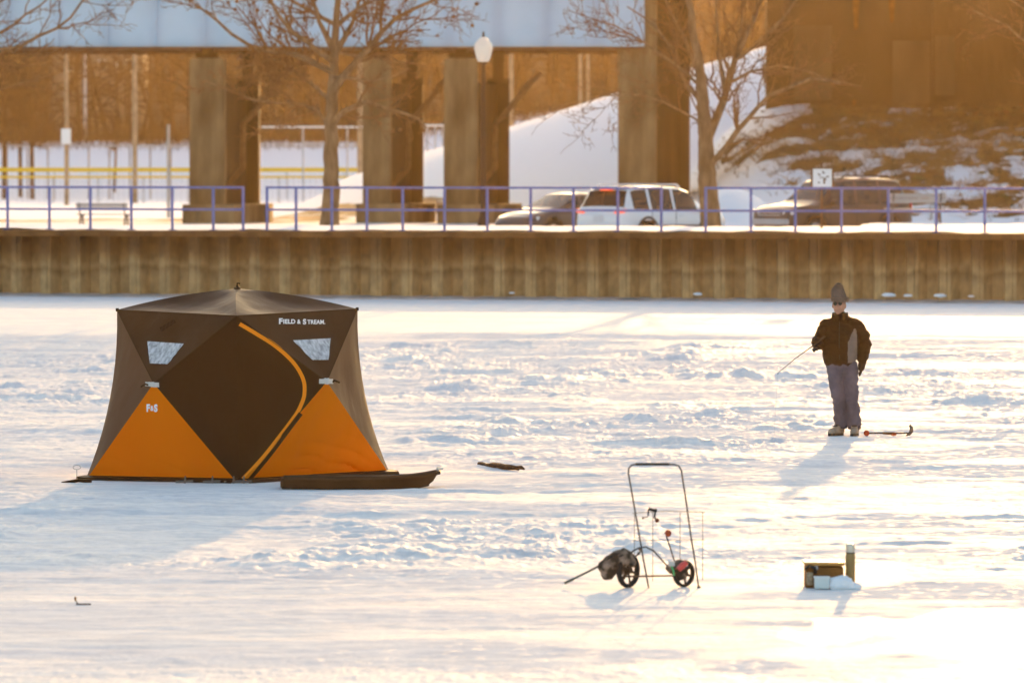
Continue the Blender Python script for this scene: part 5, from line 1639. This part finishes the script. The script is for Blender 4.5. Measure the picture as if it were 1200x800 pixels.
# ================================================================== THINGS ON THE ICE
def ice_gaff():
    A = gr(1016, 511, .03); B = gr(1068, 508, .035)
    Yb = 68.3
    A = at(1015.5, 509.5, 68.6); A.z = .035; B = at(1066, 509, 68.5); B.z = .04
    root = thing('ice_chisel', 'long handled ice chopper with a red knob and hooked blade lying behind the man\'s boots', 'ice tool', A)
    root['label'] = 'thin ice chopper with a red knob and curved blade lying right of the man'
    b = MB(); b.tube([A, A.lerp(B, .5), B], .010, 8); b.build('shaft', mat('dark_tool_steel', (.09, .06, .045), .5), root)
    b = MB(); b.ball(A, .036, 12); b.build('knob', mat('red_knob', (.5, .06, .02), .5), root)
    b = MB(); b.tube([A.lerp(B, .38) + Vector((0, -.01, 0)), A.lerp(B, .6) + Vector((0, -.01, -.005)), A.lerp(B, .65)], [.014, .019, .014], 8); b.build('grip', mat('brown_grip', (.16, .07, .03), .7), root)
    b = MB(); b.ball(A.lerp(B, .63) + Vector((0, -.012, -.012)), .026, 10, (1.4, .8, .8)); b.build('stop_ring', mat('dull_red_ring', (.4, .07, .02), .5), root)
    b = MB(); pts = [B + Vector((-.045, -.01, -.03)), B + Vector((-.005, 0, -.012)), B + Vector((.02, 0, .02)), B + Vector((.022, 0, .065)), B + Vector((.0, 0, .10))]
    b.tube(pts, [(.006, .006), (.012, .02), (.014, .025), (.012, .022), (.008, .012)], 8); b.build('hooked_blade', mat('brown_blade', (.12, .075, .05), .4), root)
ice_gaff()

def make_sticks():
    rnd = random.Random(2)
    m = mat('wet_bark_stick', (.10, .05, .025), .8, var=.3, vscale=14, bump=.01, bscale=30)
    A = gr(561, 544, .03); B = gr(608, 548.5, .03)
    b = MB(); pts = []; rad = []
    for i in range(12):
        t = i / 11; pts.append(A.lerp(B, t) + Vector((0, 0, rnd.uniform(-.006, .01)))); rad.append([.05 * math.sin(PI * (t * .8 + .12)), .020 + .014 * math.sin(PI * t)])
    b.tube(pts, rad, 8); tag(b.build('driftwood', m, None, origin=A), 'long flat dark piece of driftwood on the ice right of the sled', 'driftwood')
    A = at(600, 541, 60.4); B = at(615, 543.5, 60.5); A.z = .05; B.z = .03
    b = MB(); b.tube([A, A.lerp(B, .35) + Vector((0, 0, .015)), B + Vector((-.04, 0, .02)), B], [.008, .013, .022, .008], 7)
    tag(b.build('driftwood', m, None, origin=A), 'small curled scrap of bark beside the longer driftwood', 'driftwood')
    p = gr(94, 709, 0)
    root = thing('dry_leaf_sprig', 'tiny dry brown sprig sticking out of the snow at lower left', 'twig', p)
    b = MB(); b.tube([p + Vector((-.0, 0, -.01)), p + Vector((-.03, 0, .03)), p + Vector((-.035, 0, .045))], .004, 5); b.tube([p + Vector((-.03, -.02, .01)), p + Vector((.08, -.02, .012))], .006, 5); b.build('stem', m, root)
    b = MB(); b.ball(p + Vector((-.036, 0, .05)), .013, 6, (.7, .4, 1.3)); b.build('leaf', mat('dry_leaf', (.3, .13, .04), .8), root)
make_sticks()

def lump(name, label, cat, c, r, sc3, seed, group=None, m=None):
    from mathutils import noise
    bm = bmesh.new(); bmesh.ops.create_icosphere(bm, subdivisions=4, radius=1)
    for v in bm.verts:
        n = v.co.normalized()
        d = 1 + .28 * noise.noise(n * 1.3 + Vector((seed, 0, 0))) + .12 * noise.noise(n * 3.5 + Vector((0, seed, 0)))
        v.co = Vector((n.x * sc3[0], n.y * sc3[1], n.z * sc3[2])) * (r * d)
    me = bpy.data.meshes.new(name); bm.to_mesh(me); bm.free()
    me.polygons.foreach_set('use_smooth', [True] * len(me.polygons)); me.materials.append(m or M['icechunk'])
    o = bpy.data.objects.new(name, me); COL.objects.link(o); o.location = c
    return tag(o, label, cat, group)

def make_box_and_thermos():
    Y = 43.85
    s = F / Y
    z = lambda py: at(970, py, Y).z
    xa = at(942.5, 680, Y).x; xb = at(990, 680, Y).x
    root = thing('tackle_box', 'small brown fabric tackle box with a bright sunlit lid beside the flask', 'tackle box', ((xa + xb) / 2, Y, 0))
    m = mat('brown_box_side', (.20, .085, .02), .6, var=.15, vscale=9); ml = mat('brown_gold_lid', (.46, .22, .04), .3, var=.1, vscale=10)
    top = z(661.5)
    b = MB(); b.box(((xa + xb) / 2, Y + .12, top / 2 - .01), (xb - xa - .02, .28, top - .01), bev=.012); b.build('case', m, root)
    b = MB(); b.box(((xa + xb) / 2, Y + .12, top + .008), (xb - xa, .31, .028), bev=.01); b.build('lid', ml, root)
    b = MB(); x = xa + .035
    b.tube([(x - .03, Y - .03, top - .03), (x, Y - .06, top - .005), (x + .045, Y - .05, top - .02), (x + .05, Y - .03, top - .06)], .012, 8)
    b.build('handle', M['trim'], root)
    b = MB(); b.box((xa + .04, Y - .04, top * .42), (.05, .04, .1), bev=.01); b.build('side_pocket', mat('speckled_pocket', (.3, .24, .16), .7, var=.4, vscale=60), root)
    b = MB(); b.box((xa + .09, Y - .032, top - .02), (.028, .012, .03), bev=.004); b.build('latch', M['galv'], root)
    # white tub
    xw = at(962, 680, Y).x
    tb = thing('bait_tub', 'small white tub standing in front of the brown tackle box', 'tub', (xw, Y - .12, 0))
    b = MB(); h = .085
    b.box((xw, Y - .14, h / 2 + .005), (.115, .09, h), bev=.012); b.build('tub_body', mat('white_tub', (.62, .68, .68), .5), tb)
    b = MB(); b.box((xw, Y - .14, h + .008), (.124, .098, .014), bev=.004); b.build('tub_lid', mat('white_tub_lid', (.7, .74, .74), .45), tb)
    # flask
    xt = at(996.5, 680, Y).x
    t = thing('thermos_flask', 'tall slim olive flask with a silver cup lid standing on the ice', 'flask', (xt, Y, 0))
    zt = z(636)
    zc = zt - .075
    b = MB(); b.lathe((xt, Y, 0), [(.034, .0), (.038, .008), (.038, zc - .02), (.034, zc)], 24); b.build('flask_body', mat('olive_flask_enamel', (.22, .14, .035), .35, var=.08, vscale=8, coat=.3), t)
    b = MB(); b.lathe((xt, Y, 0), [(.0355, zc + .002), (.0355, zc + .055), (.033, zt - .006), (.028, zt), (0, zt + .001)], 24); b.build('cup_lid', mat('brushed_steel', (.5, .48, .45), .3, metal=.8), t)
    b = MB(); b.lathe((xt, Y, 0), [(.036, zc - .004), (.037, zc + .004)], 24); b.build('neck_ring', M['trim'], t)
    lump('snow_lump', 'rounded lump of dirty snow in front of the flask', 'snow lump', (at(985, 684, Y - .12).x, Y - .14, .045), .085, (1.25, .8, .72), 3, m=M['snow'])
    lump('snow_lump', 'low flat lump of snow at the right foot of the flask', 'snow lump', (at(998, 686, Y - .1).x, Y - .12, .02), .06, (1.2, .9, .55), 8, m=M['snow'])
make_box_and_thermos()

def make_cart():
    Y = 43.9
    P = lambda px, py, dy=0: at(px, py, Y + dy)
    m = mat('dark_cart_tube', (.075, .06, .055), .45, metal=.3)
    root = thing('gear_cart', 'two wheeled tube frame cart with a tall upside-down U handle', 'cart', (P(770, 690).x, Y, 0))
    # tall U handle
    b = MB(); pts = [P(760.5, 690, -.05)]
    pts += [P(754, 655, -.03), P(748, 620), P(741, 580, .03), P(736.5, 555, .05), P(736.8, 548.5, .05), P(740, 544.8, .05), P(745, 543.8, .05), P(770, 543.6, .05), P(790, 544, .05), P(795.5, 545.5, .05), P(798.5, 551, .05), P(803, 580, .03), P(810, 630, 0), P(815, 660, -.03), P(819, 690, -.05)]
    b.tube(pts, .0068, 8); b.build('handle', m, root)
    b = MB(); b.tube([P(745, 543.7, .05), P(784, 543.7, .05)], .0105, 8); b.build('hand_grip', M['trim'], root)
    b = MB(); b.tube([P(796, 688.3, .1), P(819.5, 690.3, -.05)], .009, 8); b.ball(P(819, 688, -.05), .016, 8); b.build('foot_bar', m, root)
    zax = .085
    xl = P(733, 670).x; xr = P(801.5, 672).x
    b = MB(); b.tube([(xl, Y + .0, zax), (xr, Y + .1, zax)], .007, 8); b.build('axle', mat('rusty_axle', (.13, .08, .05), .6), root)
    def wheel(x, y, r, yaw):
        ax = Vector((math.sin(yaw), math.cos(yaw), 0)) if False else Vector((math.cos(yaw), math.sin(yaw), 0))
        b = MB(); c = Vector((x, y, r))
        b.lathe(c, [(r * .80, -.018), (r * .96, -.018), (r, -.010), (r, .010), (r * .96, .018), (r * .80, .018), (r * .80, -.018)], 26, axis=ax, cap=False)
        w_ = b.build('wheel', M['tyre'], root)
        b = MB(); a_, b_ = frame_of(ax)
        for k in range(6):
            t = k * PI / 3 + .3; q = c + (a_ * math.cos(t) + b_ * math.sin(t)) * r * .84
            b.bar(c, q, .022, .016)
        b.lathe(c, [(.0, -.03), (.025, -.028), (.025, .028), (0, .03)], 12, axis=ax); b.build('wheel_spokes', mat('dark_spoke', (.05, .035, .025), .6), w_)
    wheel(xl + .02, Y - .03, .135, R(-38)); wheel(xr, Y + .05, .105, R(-50))
    # curved tubes that join handle to the wheels
    b = MB()
    b.tube([P(737, 652, -.02), P(742, 645, -.02), P(749, 641.5, -.02), P(757, 640.5, -.02), P(766, 645, 0), P(775, 655, .03), P(783, 664, .05)], .0068, 8)
    b.tube([P(741, 653, -.02), P(747, 650, -.02), P(751, 645, -.02)], .0062, 8)
    b.ball(P(750, 643, -.02), .013, 8); b.ball(P(748.5, 648, -.02), .013, 8)
    b.build('side_tube', m, root)
    # wire rack standing behind the handle
    rk = thing('wire_rack', 'faint thin wire rod rack standing behind the cart handle', 'rack', P(780, 650, .5))
    rk.location.z = 0
    mw = mat('thin_grey_wire', (.30, .24, .20), .5)
    b = MB(); pp = lambda px, py: at(px, py, Y + .6)
    b.tube([pp(741, 601), pp(782, 598.5), pp(826, 600)], .0035, 6)
    for px in (743.5, 765, 797, 823.5): 
        q = pp(px, 600); b.tube([q, Vector((q.x, q.y, -.01))], .0028, 5)
    b.tube([pp(741, 633), pp(826, 632)], .0025, 5)
    b.build('wire_frame', mw, rk)
    # small rod holder with a dark reel
    q = P(766, 603, .3)
    rt = thing('jigging_rod', 'small dark reel and rod handle hanging on the wire rack', 'fishing rod', q)
    b = MB(); PP = lambda px, py: at(px, py, Y + .5)
    b.tube([PP(760, 596), PP(766, 597.5), PP(770, 597.5)], .012, 8); b.tube([PP(760, 596), PP(759.5, 604)], .007, 6); b.tube([PP(768, 598), PP(767, 606), PP(770, 609.5)], .009, 6)
    b.build('reel_seat', M['trim'], rt)
    b = MB(); b.ball(PP(770, 609.5), .018, 8); b.build('reel', mat('brown_reel', (.15, .05, .03), .5), rt)
    b = MB(); b.tube([PP(753.5, 606.5), PP(759.5, 605)], .004, 5); b.ball(PP(753.5, 606.5), .009, 6); b.build('reel_crank', M['trim'], rt)
    # camouflage bundle leaning on the left wheel
    camo = mat('camouflage_cloth', (.045, .035, .025), .85, col2=(.30, .22, .17), vscale=11, bump=.01, bscale=20, lo=.45, hi=.6)
    b = MB()
    def T(pts, rad, n=12): b.tube(pts, rad, n)
    T([P(702, 668, -.05), P(706, 666, -.05), P(716, 661, -.05), P(728, 654, -.05), P(736, 650, -.05), P(739, 649, -.05)], [.02, .055, .075, .078, .06, .02])
    T([P(706, 676, -.05), P(712, 671, -.05), P(722, 664, -.05)], [.03, .055, .04]); T([P(734, 650, -.05), P(741, 659, -.05), P(744, 662, -.05)], [.05, .035, .02])
    T([P(724, 650, -.05), P(730, 648, -.05), P(736, 649, -.05)], [.02, .045, .02]); T([P(722, 664, -.05), P(730, 672, -.05)], [.05, .02])
    base = Vector((P(720, 680).x, Y - .05, 0))
    bd = thing('camouflage_bag', 'dark camouflage gear bag slung against the left wheel of the cart', 'bag', base)
    remesh(b, 'bag_cloth', camo, bd, .008, 2, lump=.01, lscale=14)
    b = MB(); b.tube([P(712, 655, -.1), P(716, 652, -.1), P(722, 653, -.11), P(730, 650, -.12)], .007, 6); b.build('bag_strap', M['trim'], bd)
    # long pole to the lower left
    p0 = P(661.5, 683, -.1); p0.z = max(.01, p0.z)
    b = MB(); b.tube([p0, P(690, 669, -.07), P(712, 657, -.05)], .0085, 8); b.tube([p0, P(672, 678, -.09)], .011, 8)
    tag(b.build('metal_pole', mat('grey_green_pole', (.12, .12, .10), .5), None, origin=p0), 'thin grey pole leaning from the ice at left up to the camouflage bag', 'pole')
    # coloured bundle on the right wheel
    bb = Vector((P(795, 672).x, Y + .02, .0))
    gb = thing('gear_bundle', 'small bundle of green and red gear lying over the right wheel of the cart', 'gear bundle', bb)
    b = MB(); T([P(781, 663), P(786, 666), P(793, 667), P(800, 666), P(806, 668)], [.02, .04, .048, .045, .02]); T([P(790, 660), P(797, 659), P(803, 662)], [.02, .035, .02])
    T([P(793, 668), P(798, 676), P(804, 676)], [.04, .03, .02])
    remesh(b, 'bundle_cloth', camo, gb, .007, 1, lump=.008, lscale=18)
    b = MB(); b.tube([P(795, 667, -.06), P(800, 662, -.06), P(805, 658.5, -.06)], [.022, .026, .02], 8); b.build('red_float', mat('red_float', (.62, .06, .05), .4), gb)
    b = MB(); b.tube([P(786, 661, -.06), P(789, 668, -.07), P(790, 674, -.07)], .008, 6); b.build('green_strap', mat('green_strap', (.10, .42, .16), .6), gb)
    b = MB(); b.box(P(787, 660, -.06), (.05, .03, .04), bev=.008); b.build('pale_tag', M['t_tab'], gb)
    # stick with the red ball
    b = MB(); q0 = P(790.5, 658, .03)
    st = thing('signal_stick', 'thin stick topped with a round dark red ball above the right wheel', 'stick', q0)
    b.tube([q0, P(786, 643, .03), P(781, 628, .03)], .0065, 6); b.build('stick', M['trim'], st)
    b = MB(); b.ball(P(783, 624.5, .03), .026, 14, (1, 1, 1.1)); b.build('ball', mat('dark_red_ball', (.38, .07, .03), .5), st)
    b = MB(); b.lathe(P(783, 624.5, .03), [(.018, -.02), (.026, -.005), (.02, .015), (0, .03)], 10, axis=(-1, 0, 0)); b.build('ball_cap', M['trim'], st)
make_cart()

# chunks of snow along the seawall's foot
for i, (px, r, lab) in enumerate(((818, .06, 'small snow chunk at the wall foot, left of the fisherman'), (600, .04, 'tiny snow chunk at the wall foot below the lamp post'),
                                   (1042, .09, 'long snow chunk at the wall foot just right of the fisherman\'s head'), (1064, .06, 'pinkish snow chunk at the wall foot, between two larger ones'),
                                   (1102, .08, 'rounded snow chunk at the wall foot, rightmost of the larger ones'), (1138, .04, 'tiny snow chunk at the wall foot near the right edge'))):
    q = wallpt(px, .16, -.8)
    lump('snow_chunk', lab, 'snow chunk', q + Vector((0, 0, r * .25)), r, (1.8, 1, .55), i * 3.1, 'snow chunks at the foot of the seawall', M['snow'])

# ================================================================== AIR
hz = MB(); hz.box((0, 255, 11.5), (340, 640, 25))
hm = bpy.data.materials.new('haze'); hm.use_nodes = True
t = hm.node_tree; t.nodes.remove(t.nodes['Principled BSDF'])
v = t.nodes.new('ShaderNodeVolumePrincipled')
v.inputs['Color'].default_value = (1.0, .70, .38, 1)  # orange tint stands in for the veil of the lens flare
v.inputs['Density'].default_value = 0.000052
v.inputs['Anisotropy'].default_value = 0.8
t.links.new(v.outputs[0], t.nodes['Material Output'].inputs['Volume'])
ho = hz.build('haze', hm, None, smooth=False)
tag(ho, 'golden haze over the ice, standing in for the lens flare too', 'haze', kind='stuff')
for o in bpy.data.objects:
    if 'world' in o: del o['world']
